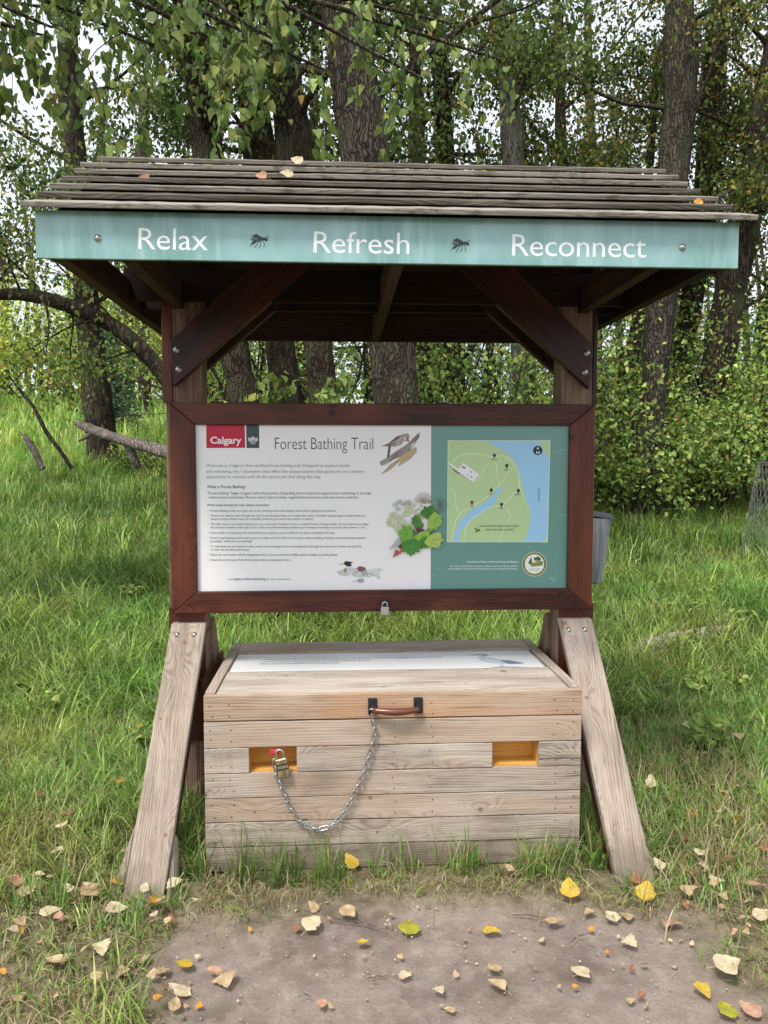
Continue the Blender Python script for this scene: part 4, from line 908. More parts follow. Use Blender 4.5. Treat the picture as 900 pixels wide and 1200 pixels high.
def tree(name,label,pts,mat,top=12,nlimb=14,zmin=3.0,yel=.04,leafs=.065,nper=28,near=False,tint=None,limbL=2.4,br=1.,group='tall cottonwood trees behind the shelter',spread=.17,grip=None,seed=0,mult=1.,dirbias=(0,0),simple=False):
    rng=random.Random(seed); P,Rr=trunkpath(pts,top,.05)
    base=P[0].copy(); seg=28 if near else 14
    if near:
        # resample and carve furrows
        L=np.concatenate([[0],np.cumsum(np.linalg.norm(np.diff(P,axis=0),axis=1))]); n=int(L[-1]/.035); q=np.linspace(0,L[-1],n); P=np.stack([np.interp(q,L,P[:,k]) for k in range(3)],1); Rr=np.interp(q,L,Rr); seg=96
        th=np.arange(seg)*2*math.pi/seg; TH,QQ=np.meshgrid(th,q); 
        a=fbm(TH*3.3+fbm(TH*2,QQ*.9+9,2)*2.2,QQ*.75,3); rid=np.abs(vnoise(np.where(TH<math.pi,TH,2*math.pi-TH)*7+a*5,QQ*1.3)-.5)*2
        wob=1+(np.clip(rid,0,.5)-.25)*.11+ .05*np.cos(TH*2+QQ*.6)
    else:
        th=np.arange(seg)*2*math.pi/seg; wob=1+.07*np.cos(th*3+seed)[None]+.07*np.sin(np.arange(len(P))[:,None]*.9+th[None]*2)+RG.normal(0,.035,(len(P),seg))
    V,F4,F3=tubearr(P,Rr,seg,wob)
    o=empty(name,tuple(base),label,'tree',group)
    inv=lambda V:V-base
    mobj('trunk',rawmesh('trunk',inv(V),F4,F3,smooth=True),mat,o)
    A=Arr(); tips=[]; n=len(P)
    hz=P[:,2]
    for j in range(nlimb):
        z=zmin+(top-.5-zmin)*(j+rng.random())/nlimb; i=int(np.clip(np.searchsorted(hz,z),1,n-2)); an=j*2.4+rng.uniform(-.5,.5)
        d=np.array([math.cos(an)+dirbias[0],math.sin(an)*.8+(.35 if math.sin(an)<.2 else 0)+dirbias[1],rng.uniform(.15,.8)]); L=limbL*rng.uniform(.6,1.15)*(1-.45*(z-zmin)/(top-zmin+1e-6))
        grow(A,P[i],unit(d),L,min(Rr[i]*.42,.05),2,tips,rng=rng)
    if grip: grip(A,tips,P,Rr,rng)
    m=A.mesh('limbs',True); m.transform(Matrix.Translation(tuple(-base))); mobj('limbs',m,mat,o)
    T=np.array(tips)
    if len(T) and mult>0:
        k=max(2,int(nper*mult*.57)); N=len(T)
        w=RG.random(N)<.62; T=T[w]; N=len(T)
        C=np.repeat(T,k,0)+RG.normal(0,spread,(N*k,3)); keepz=(C[:,2]<9.5)|(RG.random(len(C))<.35); C=C[keepz]
        cb=np.repeat(RG.uniform(.45,1.45,N),k)[keepz]
        V,F4,_,CC_=leaves(C-base,leafs*1.25*RG.uniform(.55,1.35,len(C)),lcol(len(C),yel,br,tint)*cb[:,None],simple=simple)
        A=Arr(); A.add(V,F4,None,CC_); mobj('crown',A.mesh('crown'),M['leaf'],o)
    return o
T_='tall cottonwood trees behind the shelter'
tree('cottonwood_tree','dark straight tree standing alone in the meadow at the left, behind the fallen log',[(120,535,15,37),(113,460,15,31),(104,380,15,27),(93,250,15,25),(84,140,15,25),(80,70,15,22)],M['bark'],13,13,4.2,.03,.065,26,seed=1,limbL=3.2,group=T_)
tree('cottonwood_tree','dark brown trunk leaning left above the roof, first one left of the close pair',[(283,455,10,34),(272,400,10,33),(243,180,10,34),(232,100,10,30),(219,20,10,27)],M['bark'],12,13,3.7,.04,.06,26,seed=2,group=T_)
tree('cottonwood_tree','brown trunk rising behind the roof just left of the highest roof leaf',[(332,450,11,34),(303,180,11,36),(290,80,11,32),(281,10,11,30)],M['bark'],12,12,4.6,.03,.06,26,seed=3,group=T_)
tree('cottonwood_tree','brown trunk leaning left directly behind the leaf on the ridge',[(376,440,9.5,32),(345,180,9.5,40),(330,80,9.5,38),(316,0,9.5,34)],M['bark'],12,12,4.0,.04,.06,26,seed=4,group=T_)
tree('cottonwood_tree','thickest furrowed trunk in the middle, left of the roof centre line',[(464,470,8.5,51),(458,400,8.5,51),(427,180,8.5,58),(412,80,8.5,53),(398,-10,8.5,49)],M['barkm'],13,14,4.9,.05,.06,26,near=True,seed=5,group=T_,limbL=3)
tree('cottonwood_tree','thin dark trunk right beside the thickest furrowed trunk',[(497,470,13,19),(496,400,13,19),(489,180,13,18),(488,60,13,16)],M['bark'],12,9,5,.02,.06,24,seed=6,group=T_)
tree('cottonwood_tree','slender leaning trunk, second to the right of the thickest one',[(541,470,14,22),(530,400,14,21),(522,180,14,21),(514,60,14,17)],M['bark'],12,10,4.5,.02,.06,24,seed=7,group=T_)
tree('cottonwood_tree','pale grey trunk rising alone above the roof between the middle and right words',[(611,470,13,20),(609,400,13,20),(601,180,13,24),(594,80,13,21),(583,0,13,18)],M['barkl'],13,10,5,.03,.06,22,seed=8,group=T_)
tree('cottonwood_tree','thin young trunk half hidden in foliage above the right word',[(665,440,15,14),(658,180,15,13),(655,80,15,10)],M['bark'],11,10,4.4,.12,.06,24,seed=9,group=T_)
tree('cottonwood_tree','pale barked trunk under the right eave, continuing above the roof end with yellowing leaves',[(764,490,12,33),(770,400,12,31),(788,200,12,35),(797,100,12,37),(795,0,12,33)],M['barkm'],13,13,4.4,.35,.06,26,seed=10,group=T_,limbL=2.8)
tree('cottonwood_tree','dark trunk close behind the pale trunk under the right eave',[(793,490,14.5,22),(803,400,14.5,24),(829,200,14.5,28),(838,60,14.5,26)],M['bark'],12,11,4,.3,.06,24,seed=11,group=T_)
tree('cottonwood_tree','broad dark trunk leaning right, between the right eave and the picture edge',[(832,500,13,38),(845,400,13,36),(862,310,13,36),(886,190,13,32),(905,80,13,28)],M['bark'],12,12,3.7,.25,.06,26,seed=12,group=T_)
tree('cottonwood_tree','dark leaning trunk at the right picture edge behind the mesh guard',[(884,465,16,22),(899,385,16,24),(925,250,16,22)],M['bark'],12,10,3.5,.05,.06,24,seed=13,group=T_)
tree('cottonwood_tree','thin dark leaning trunk left of the pale trunk under the right eave',[(728,500,14,12),(741,420,14,15),(752,340,14,14),(758,250,14,11)],M['bark'],9,9,3.6,.03,.055,24,seed=14,group=T_)
for i,(u,y,w,lab) in enumerate(((372,19,12,'distant thin trunk behind the leaning trunks, seen over the sign frame'),(700,19,13,'distant trunk just right of the right post'),(170,26,13,'distant tree beyond the meadow, left of the left post'),)):
    tree('cottonwood_tree',lab,[(u,450,y,w),(u-4,300,y,w),(u+random.uniform(-12,4),100,y,w*.8)],M['barkm'],14,14,3.6 if u>200 else 4.5,.05,.085,20,seed=30+i,group='distant trees of the wood',limbL=3.4,spread=.3,simple=True,br=1.9 if u<200 else 1.,tint=(1.2,1.1,.8) if u<200 else None)  # left tree: leaf colour raised to look lit by the clearing
# arched leaning trunk on the left, with hanging leafy side twigs
def arch():
    pts=[(232,500,7.4,17),(200,452,7.4,18),(176,420,7.4,18),(148,393,7.4,18),(118,374,7.4,17),(85,360,7.4,17),(45,348,7.4,15),(5,345,7.4,13),(-60,352,7.4,10)]
    W=[at(u,v,y) for u,v,y,w in pts]; r=[w/2/900*y for u,v,y,w in pts]
    g=float(terr(W[0][0]+.5,7.4)); W=[(W[0][0]+.75,7.5,g-.05),(W[0][0]+.42,7.45,(g+W[0][2])/2)]+W; r=[.10,.088]+r
    P=np.array(smooth([tuple(p)+(q,) for p,q in zip(W,r)],6)); b=np.array(W[0])
    o=empty('arched_tree',tuple(b),'bent tree arching low across the meadow from behind the left post','tree')
    V,F4,F3=tubearr(P[:,:3]-b,P[:,3],12); mobj('trunk',rawmesh('trunk',V,F4,F3,smooth=True),M['bark'],o)
    A=Arr();tips=[];rng=random.Random(3)
    for i in (26,36,42,47,51,55,58):
        p=P[min(i,len(P)-1),:3]
        for k in range(2):
            grow(A,p,unit(np.array([rng.uniform(-.9,.3),rng.uniform(-.5,.5),rng.uniform(-.5,.4) if k else rng.uniform(.3,1)])),rng.uniform(.7,1.2),.014,1,tips,up=-.3,rng=rng)
    m=A.mesh('limbs',True); m.transform(Matrix.Translation(tuple(-b))); mobj('limbs',m,M['bark'],o)
    T=np.array(tips); C=np.repeat(T,6,0)+RG.normal(0,.10,(len(T)*6,3)); A=Arr(); V,F4,_,c=leaves(C-b,.05*RG.uniform(.7,1.2,len(C)),lcol(len(C),.10,1.25)); A.add(V,F4,None,c); mobj('crown',A.mesh('crown'),M['leaf'],o)
arch()
# ------------------------------------------------------------ near drooping twigs: a poplar to the left whose limb overhangs
def poplar():
    b=np.array((-4.6,4.6,float(terr(-4.6,4.6))-.1)); o=empty('poplar_tree',tuple(b),'poplar standing left of the picture whose large heart-shaped leaves hang over the roof','tree')
    P=np.array(smooth([tuple(b)+(.26,),(-4.55,4.65,1.5,.2),(-4.5,4.8,3.5,.17),(-4.6,4.9,5.5,.13),(-4.5,5,9,.04)],8)); V,F4,F3=tubearr(P[:,:3]-b,P[:,3],20); mobj('trunk',rawmesh('trunk',V,F4,F3,smooth=True),M['bark'],o)
    A=Arr(); rng=random.Random(5); LP=[];LD=[];LS=[]
    def limb(P0,P1,r0,mid):
        Q=np.array(smooth([tuple(P0),tuple(mid),tuple(P1)],10)); V,F4,F3=tubearr(Q,np.linspace(r0,.008,len(Q)),8,cap=False); A.add(V,F4,F3); return Q
    def twig(p,L,d):
        n=7; Q=[p]; dd=np.array(d,float)
        for i in range(n): dd=unit(dd+np.array([rng.gauss(0,.16),rng.gauss(0,.16),-.28])); Q.append(Q[-1]+dd*L/n)
        Q=np.array(Q); V,F4,F3=tubearr(Q,np.linspace(.0045,.0016,len(Q)),4,cap=False); A.add(V,F4,F3)
        for i in range(1,n+1):
            for k in range(3 if i<n else 5):
                LP.append(Q[i]+np.array([rng.gauss(0,.035),rng.gauss(0,.035),rng.gauss(0,.02)-.01])); LD.append([rng.gauss(0,.45),rng.gauss(0,.45),-1]); LS.append(rng.uniform(.045,.09))
    ends=[((-1.75,5.0,4.2),(-3.3,4.8,4.6)),((-2.3,6.8,5.3),(-3.7,6,5.0)),((1.3,6.3,4.75),(-1.6,5.6,5.0)),((.6,5.6,4.25),(-2,5.1,5.0)),((-.1,5.2,4.1),(-2.4,4.8,4.7)),((-1.2,5.6,4.4),(-3,5.1,4.7)),((-1.9,5.4,4.35),(-3.4,5.0,4.4)),((1.0,7.0,5.4),(-1.8,6.2,5.4)),((-.6,6.6,4.8),(-2.6,5.8,5.2)),((-2.6,6.6,4.9),(-3.7,5.8,4.6)),((-.35,4.7,4.0),(-2.3,4.6,4.8))]
    for e,mid in ends:
        i=int(np.argmin(abs(P[:,2]-mid[2]+.8))); Q=limb(P[i,:3],e,.05,mid)
        for j in range(5):
            k=int(rng.uniform(.3,1)**.8*(len(Q)-1)); p=Q[k]+np.array([rng.gauss(0,.03) for _ in range(3)])
            d=[rng.gauss(0,.8),rng.gauss(0,.7),rng.uniform(-.5,.5)]; L=rng.uniform(.45,.95)
            Lp=p; twig(p,L,d)
            twig(p+np.array([rng.gauss(0,.25),rng.gauss(0,.25),rng.gauss(0,.12)]),L*.7,[rng.gauss(0,.8),rng.gauss(0,.7),-.2])
    m=A.mesh('limbs',True); m.transform(Matrix.Translation(tuple(-b))); mobj('limbs',m,M['barkm'],o)
    C=np.array(LP); bigleaf(C-b,np.array(LD),np.array(LS),o,lcol(len(C),.03,1.15)*RG.uniform(.8,1.35,(len(C),1)))
def bigleaf(P,D,Sz,parent,col,name='crown'):
    n=len(P); d=norm(D); nr=RG.normal(0,1,(n,3)); nr[:,1]-=.15; s=norm(np.cross(d,nr)); nr=np.cross(s,d)
    O=[(0,0,0),(.24,-.02,.05),(.42,.2,.12),(.30,.62,.10),(0,1.12,-.12),(-.30,.62,.10),(-.42,.2,.12),(-.24,-.02,.05),(0,.5,0)]
    V=np.stack([P+Sz[:,None]*(a*s+b*d+c*nr) for a,b,c in O],1); m=9; b=np.arange(n)[:,None]*m
    F4=np.concatenate([b+np.array(f) for f in ((0,1,2,8),(2,3,4,8),(8,4,5,6),(0,8,6,7))]); A=Arr(); A.add(V.reshape(-1,3),F4,None,np.repeat(np.clip(col,.004,.9)[:,None],m,1).reshape(-1,3)); return mobj(name,A.mesh(name),M['leaf'],parent)
poplar()
def sapling(x,y,h,label,nst=5,rad=.6,leafs=.08,seed=0,name='poplar_sapling',drop=.12,n3=3,lo=.35,group=None,yel=.03):
    b=np.array((x,y,float(terr(x,y))-.05)); o=empty(name,tuple(b),label,'sapling',group); rng=random.Random(seed); A=Arr(); LP=[];LD=[];LS=[]
    for s_ in range(nst):
        an=rng.uniform(0,6.28); top=b+np.array([rad*math.cos(an)*rng.uniform(.3,1),rad*math.sin(an)*rng.uniform(.3,1),h*rng.uniform(.75,1.05)])
        Q=np.array(smooth([tuple(b+np.array([rng.gauss(0,.05),rng.gauss(0,.05),0])),tuple((b+top)/2+np.array([rng.gauss(0,.08),rng.gauss(0,.08),.1])),tuple(top)],10)); V,F4,F3=tubearr(Q,np.linspace(.014,.003,len(Q)),5,cap=False); A.add(V,F4,F3)
        for j in range(11):
            k=int(rng.uniform(lo,1)*(len(Q)-1)); p=Q[k]; dd=unit(np.array([rng.gauss(0,1),rng.gauss(0,1),.2])); q=[p]; L=rng.uniform(.2,.5)
            for i in range(5): dd=unit(dd+np.array([0,0,-drop])); q.append(q[-1]+dd*L/5)
            q=np.array(q); V,F4,F3=tubearr(q,np.linspace(.004,.0015,6),4,cap=False); A.add(V,F4,F3)
            for i in range(1,6):
                for _ in range(n3): LP.append(q[i]+np.array([rng.gauss(0,.03)]*3)+np.array([rng.gauss(0,.03),rng.gauss(0,.03),0])); LD.append([rng.gauss(0,.8),rng.gauss(0,.8),-.8]); LS.append(leafs*rng.uniform(.6,1.25))
    m=A.mesh('stem',True); m.transform(Matrix.Translation(tuple(-b))); mobj('stem',m,M['barkm'],o); bigleaf(np.array(LP)-b,np.array(LD),np.array(LS),o,lcol(len(LP),yel,1.25)*RG.uniform(.85,1.4,(len(LP),1)),'foliage'); return o
a=at(325,440,6.6); sapling(a[0],6.6,a[2]-float(terr(a[0],6.6))+.12,'leafy young poplar just behind the sign frame, left of the thickest trunk',9,.62,.085,4,drop=.22,n3=3)
# ------------------------------------------------------------ SHRUBS
def shrub(x,y,h,r,label,seed=0,leafs=.045,n=5000,yel=.04,br=1.,group='shrubs along the edge of the wood',name='shrub',tint=None,simple=False,cat='shrub',zlo=.12):
    b=np.array((x,y,float(terr(x,y))-.05)); o=empty(name,tuple(b),label,cat,group); rng=random.Random(seed); A=Arr(); tips=[]
    for k in range(9):
        an=k*2.4+rng.uniform(-.4,.4); el=rng.uniform(.5,1.4); L=h*rng.uniform(.6,.95)/max(math.sin(el),.55); L=min(L,h*1.1)
        d=np.array([math.cos(an)*math.cos(el)*r/h*1.6,math.sin(an)*math.cos(el)*r/h*1.6,math.sin(el)]); grow(A,b+np.array([rng.gauss(0,.08*r),rng.gauss(0,.08*r),0]),unit(d),L,.02*h**.5,2,tips,rng=rng,seg=5)
    m=A.mesh('stem',True); m.transform(Matrix.Translation(tuple(-b))); mobj('stem',m,M['barkm'],o)
    T=np.array(tips); g=terr(T[:,0],T[:,1]); T=T[T[:,2]>g+.05]; k=max(1,n//len(T)); C=np.repeat(T,k,0)+RG.normal(0,.09*(h/2)**.5+.02,(len(T)*k,3)); cb=np.repeat(RG.uniform(.7,1.35,len(T)),k)
    C[:,2]=np.maximum(C[:,2],terr(C[:,0],C[:,1])+.05)
    V,F4,_,c=leaves(C-b,leafs*RG.uniform(.6,1.3,len(C)),lcol(len(C),yel,br,tint)*cb[:,None],droop=.1,simple=simple); A=Arr(); A.add(V,F4,None,c); mobj('foliage',A.mesh('foliage'),M['leaf'],o); return o
for i,(u,y,h,r,l,br) in enumerate(((728,12.2,1.5,.8,'low green shrub right beside the right post, at the meadow edge',1.3),(768,12.8,2.5,1.0,'bright leafy shrub in front of the pale trunk under the right eave',1.7),(806,11.9,1.5,.9,'rounded green shrub in front of the dark leaning trunks',1.5),(842,12.6,2.1,1.0,'leafy shrub left of the wire mesh guard',1.4),(893,12.5,2.9,1.1,'tall yellow-green shrub behind the wire mesh guard',2.1),(700,14,2.1,.8,'dark shrub partly hidden by the right post',1.),(955,12.5,1.9,1.,'shrub just outside the right picture edge',1.4),(826,14.5,3.2,1.1,'taller shrub rising behind the shrubs of the right meadow edge',1.2))):
    a=at(u,600,y); shrub(a[0],y,h,r,l,seed=50+i,n=3400,br=br*1.35,yel=.06,leafs=.075)
for i,(u,y,h,r,l) in enumerate(((700,15,3.6,1.7,'tall dark green thicket behind the right post'),(640,15,4.4,1.9,'green understory bush behind the right knee brace'),(575,14.5,4.6,1.8,'green understory bush between the slender and the pale grey trunk'),(520,17,5.0,2.0,'green understory bush behind the thin dark trunk'),(430,16,4.8,2.0,'green understory bush behind the thickest trunk'),(370,15,4.5,1.8,'green understory bush behind the young poplar'),(300,18,4.2,2.0,'light green understory bush near the left post'),(760,16.5,3.4,2.0,'dark understory bush behind the pale trunk under the right eave'),(850,17,3.3,2.0,'dark understory bush behind the broad leaning trunk'),(920,16,3.4,1.8,'understory bush at the right picture edge'),(610,11.5,2.4,1.0,'low bush behind the right part of the sign frame'),(480,12,2.5,1.0,'low bush at the foot of the thin dark trunk'),(250,20,3.2,1.8,'pale bush just right of the left post'))):
    a=at(u,560,y); shrub(a[0],y,h,r,l,seed=80+i,n=3500,leafs=.085,group='understory bushes beneath the trees',simple=True,br=2.3)
# left side: loose branchy shrub at the picture edge, and weeds in front of the log
a=at(165,540,13.5); shrub(a[0],13.5,.6,.5,'low weedy shrub behind the fallen log',seed=103,n=500,leafs=.05,group=None,br=1.3)
# far growth beyond the left meadow, its sunlight put into the leaf colour
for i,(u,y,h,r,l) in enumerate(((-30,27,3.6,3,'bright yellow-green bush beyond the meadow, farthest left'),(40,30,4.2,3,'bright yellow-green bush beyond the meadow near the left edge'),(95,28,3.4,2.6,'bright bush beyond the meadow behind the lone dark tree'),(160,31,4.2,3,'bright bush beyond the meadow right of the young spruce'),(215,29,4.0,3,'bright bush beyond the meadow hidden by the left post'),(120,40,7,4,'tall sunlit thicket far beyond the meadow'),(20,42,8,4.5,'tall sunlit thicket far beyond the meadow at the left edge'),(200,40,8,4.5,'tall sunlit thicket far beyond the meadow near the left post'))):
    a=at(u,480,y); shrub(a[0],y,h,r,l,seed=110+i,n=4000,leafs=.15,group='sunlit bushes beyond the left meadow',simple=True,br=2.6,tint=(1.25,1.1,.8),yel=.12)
# spruce
def spruce():
    a=at(131,500,21); x,y=a[0],21.; b=np.array((x,y,float(terr(x,y)))); o=empty('young_spruce',tuple(b),'small blue-green spruce beyond the meadow, right of the lone dark tree','conifer'); 
    hh=2.7; V,F4,F3=tubearr([(0,0,-.1),(0,0,hh)],[.05,.01],8); mobj('trunk',rawmesh('trunk',V,F4,F3),M['bark'],o)
    A=Arr(); PP=[];DD=[]
    for k in range(26):
        z=.15+k*(hh-.2)/26; R_=(.85*(1-z/hh)+.06)*random.uniform(.8,1.1)
        for j in range(9):
            an=j*2*math.pi/9+k*.7+random.uniform(-.2,.2)
            q=[np.array([math.cos(an)*R_*s_,math.sin(an)*R_*s_,z-.25*s_*R_+.12*s_*s_]) for s_ in np.linspace(.05,1,6)]
            V,F4,F3=tubearr(q,np.linspace(.008,.003,6),4,cap=False); A.add(V,F4,F3)
            for p in q[1:]:
                for _ in range(8): PP.append(p+RG.normal(0,.045,3))
    mobj('limbs',A.mesh('limbs'),M['bark'],o); PP=np.array(PP); V,F4,_,c=leaves(PP,.085*RG.uniform(.6,1.2,len(PP)),np.tile([(.15,.22,.15)],(len(PP),1))*RG.uniform(.7,1.3,(len(PP),1)),droop=.2,simple=True); A=Arr(); A.add(V,F4,None,c); mobj('needles',A.mesh('needles'),M['leaf'],o)
spruce()
# far wood as one mass
def farwood():
    A=Arr(); n=0
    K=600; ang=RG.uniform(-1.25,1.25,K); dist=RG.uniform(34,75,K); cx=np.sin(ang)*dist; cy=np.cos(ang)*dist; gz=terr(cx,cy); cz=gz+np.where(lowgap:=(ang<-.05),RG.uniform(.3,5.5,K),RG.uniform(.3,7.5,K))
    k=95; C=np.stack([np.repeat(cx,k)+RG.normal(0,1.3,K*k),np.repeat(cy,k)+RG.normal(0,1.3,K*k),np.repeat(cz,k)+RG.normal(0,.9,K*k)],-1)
    br=np.repeat(RG.uniform(.7,1.35,K)*np.where(lowgap,3.2,1.6),k)  # left clumps paler: light of the clearing put into leaf colour
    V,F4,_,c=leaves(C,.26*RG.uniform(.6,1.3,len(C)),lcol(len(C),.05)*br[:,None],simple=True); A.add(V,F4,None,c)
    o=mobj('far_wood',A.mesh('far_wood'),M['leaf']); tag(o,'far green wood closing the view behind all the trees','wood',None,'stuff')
    A=Arr()
    for i in range(70):
        an=random.uniform(-.8,.8); d=random.uniform(30,60); x,y=math.sin(an)*d,math.cos(an)*d; g=float(terr(x,y)); V,F4,F3=tubearr([(x,y,g-.2),(x+random.gauss(0,.4),y,g+6),(x+random.gauss(0,.8),y,g+13)],[.22,.16,.08],7); A.add(V,F4,F3)
    m=mobj('trunks',A.mesh('trunks',True),M['bark'],o); m['kind']='stuff'
farwood()
# ------------------------------------------------------------ dead wood
def logobj(name,label,pts,mat,cat='log',stubs=()):
    W=[np.array(at(u,v,y)) for u,v,y,w in pts]; r=[w/2/900*y for u,v,y,w in pts]; P=np.array(smooth([tuple(p)+(q,) for p,q in zip(W,r)],8)); b=P[0,:3].copy()
    o=empty(name,tuple(b),label,cat); seg=14; th=np.arange(seg)*2*math.pi/seg; wob=1+.1*np.cos(th*3)[None]+.08*np.sin(np.arange(len(P))[:,None]*1.3+th[None]*2)
    V,F4,F3=tubearr(P[:,:3]-b,P[:,3],seg,wob); mobj('stem',rawmesh('stem',V,F4,F3,smooth=True),mat,o)
    for st in stubs:
        Q=[np.array(at(u,v,y))-b for u,v,y,w in st]; rr=[w/2/900*st[0][2] for u,v,y,w in st]; V,F4,F3=tubearr(Q,rr,8); mobj('branch_stub',rawmesh('branch_stub',V,F4,F3,smooth=True),mat,o)
    return o
logobj('fallen_log','weathered fallen log lying across the meadow left of the left post',[(88,495,11,6),(110,505,11,12),(140,515,10.8,11),(175,525,10.6,14),(215,536,10.4,16),(260,546,10.2,17)],M['deadwood'],stubs=([(108,507,11,6),(98,514,10.9,4),(92,517,10.8,2)],[(150,520,10.8,12),(158,540,10.8,9),(164,548,10.8,7)]))
logobj('dead_branch','thin dead stem leaning to the left of the lone dark tree',[(84,549,12,4.5),(72,530,12,4.5),(55,507,12,4.5),(40,478,12,4),(24,458,12,3.5),(10,440,12,2)],M['bark'],'branch')
logobj('tree_stump','short broken dead stump in the grass near the left picture edge',[(50,550,12,7),(42,532,12,7),(34,518,12,8),(27,508,12,4)],M['deadwood'],'stump')
a=at(745,775,5.6)
logobj('fallen_log','pale flattened dead log half buried in the grass right of the shelter',[(716,776,5.6,22),(745,766,5.65,26),(785,753,5.75,22),(850,738,6.1,12)],M['palelog'])
def G_(u,v):
    d=ray(u,v); 
    t_=1.5
    for _ in range(400):
        p=d*t_; z=H+p[2]
        if z<float(terr(p[0],p[1])): break
        t_+=.02
    return np.array((p[0],p[1],float(terr(p[0],p[1]))))
p0,p1,p2=G_(50,966),G_(105,955),G_(150,945)
V,F4,F3=tubearr([p0+(0,0,.03),p1+(0,0,.045),p2+(0,0,.05)],[.006,.012,.008],8); o=mobj('stick',rawmesh('stick',V,F4,F3,smooth=True),M['deadwood']); tag(o,'grey stick lying in the grass left of the left brace','stick')
# ------------------------------------------------------------ wire mesh guard
def guard():
    yy=9.6; a=np.array(at(905,600,yy)); b=np.array((a[0],yy,float(terr(a[0],yy)))); top=at(905,541,yy)[2]-b[2]+.0; o=empty('tree_guard',tuple(b),'leaning wire mesh tree guard at the right picture edge','tree guard'); A=Arr()
    R_=.36; n=36; hh=top; lean=np.array([.16,0,1.])
    for i in range(n):
        for s_ in (-1,1):
            Q=[]
            for k in range(9):
                f=k/8; an=i*2*math.pi/n+s_*f*1.2; Q.append(np.array([R_*math.cos(an),R_*math.sin(an),hh*f])+np.array([.20*f,0,0]))
            V,F4,F3=tubearr(Q,[.0022]*9,4,cap=False); A.add(V,F4,F3)
    m=mobj('wire_mesh',A.mesh('wire_mesh'),flat('grey_wire',(.20,.21,.205),.55,.5),o)
    for f in (0.01,.5,.99):
        Q=[np.array([R_*math.cos(t_)+.2*f,R_*math.sin(t_),hh*f]) for t_ in np.linspace(0,2*math.pi,31)]; V,F4,F3=tubearr(Q,[.006]*31,5,cap=False); mobj('hoop',rawmesh('hoop',V,F4,F3,smooth=True),m.data.materials[0],o)
guard()
# ------------------------------------------------------------ broad-leaved weeds
def weed(x,y,h,label,seed,leafs=.05,n=28,br=1.9):
    rng=random.Random(seed); b=np.array((x,y,float(terr(x,y)))); o=empty('weed',tuple(b),label,'weed','broad-leaved weeds in the grass'); A=Arr(); LP=[];LD=[];LS=[]
    for k in range(5):
        an=rng.uniform(0,6.28); Q=np.array([np.array([math.cos(an)*s_*s_*h*.6,math.sin(an)*s_*s_*h*.6,h*s_]) for s_ in np.linspace(0,1,7)]); V,F4,F3=tubearr(Q,np.linspace(.003,.0015,7),4,cap=False); A.add(V,F4,F3)
        for i in range(2,7):
            for _ in range(3): LP.append(Q[i]); LD.append([rng.gauss(0,1),rng.gauss(0,1),rng.uniform(-.3,.4)]); LS.append(leafs*rng.uniform(.6,1.2))
    mobj('stem',A.mesh('stem'),M['grass'] if 0 else flat_stem,o); bigleaf(np.array(LP),np.array(LD),np.array(LS),o,lcol(len(LP),.02,br),'foliage')
flat_stem=flat('green_stem',(.12,.16,.05),.6)
for i in range(22):
    u=random.choice([random.uniform(715,895),random.uniform(715,895),random.uniform(10,180)]); v=random.uniform(700,900); p=G_(u,v); weed(p[0],p[1],random.uniform(.10,.2),'broad-leaved green weed in the long grass '+('right' if u>450 else 'left')+' of the shelter',200+i)
p=G_(228,985); 
# ------------------------------------------------------------ fallen leaves
def leafmesh(kind,seed,curl):
    rng=random.Random(seed); n=9; V=[];F=[]; 
    def w(t_): 
        base={0:.44,1:.36,2:.50}[kind]; return base*(math.sin(math.pi*min(1,t_**.62))**.85)*(1-.12*t_)
    ph=rng.uniform(0,6.28); cup=rng.uniform(.2,.9)*curl; tw=rng.uniform(-.6,.6)*curl; bd=rng.uniform(-.5,.9)*curl
    cols=5; tear=rng.choice((0,0,.12,.25))
    for i in range(n+1):
        t_=i/n; ww=w(t_)+.004
        for j in range(cols):
            s_=(j-2)/2; x=s_*ww*(1+(.10*rng.gauss(0,1)-.25*(rng.random()<tear))*(abs(s_)>.9)); z=cup*(s_*s_)*ww*1.2+bd*(t_-.5)**2+tw*s_*ww*(t_-.5)+.03*math.sin(6*t_+ph+3*s_)+.012*abs(s_<.1 and s_>-.1)
            V.append((x,t_-.5,z))
    for i in range(n):
        for j in range(cols-1): F.append((i*cols+j,i*cols+j+1,(i+1)*cols+j+1,(i+1)*cols+j))
    # petiole
    k=len(V); y0=-.5
    Q=[(0,y0+.02,V[2][2]),(.01,y0-.18,V[2][2]+.05*curl),(.04*rng.choice((-1,1)),y0-.38,V[2][2]+.02)]
    PV,PF,PT=tubearr(Q,[.014,.011,.016],5); V+= [tuple(p) for p in PV]; F+=[tuple(f+k) for f in PF]+[tuple(f+k) for f in PT]
    me=bpy.data.meshes.new('fallen_leaf'); me.from_pydata(V,[],F); me.polygons.foreach_set('use_smooth',[True]*len(F)); me.transform(Matrix.Translation((0,0,-min(v[2] for v in V)))); return me
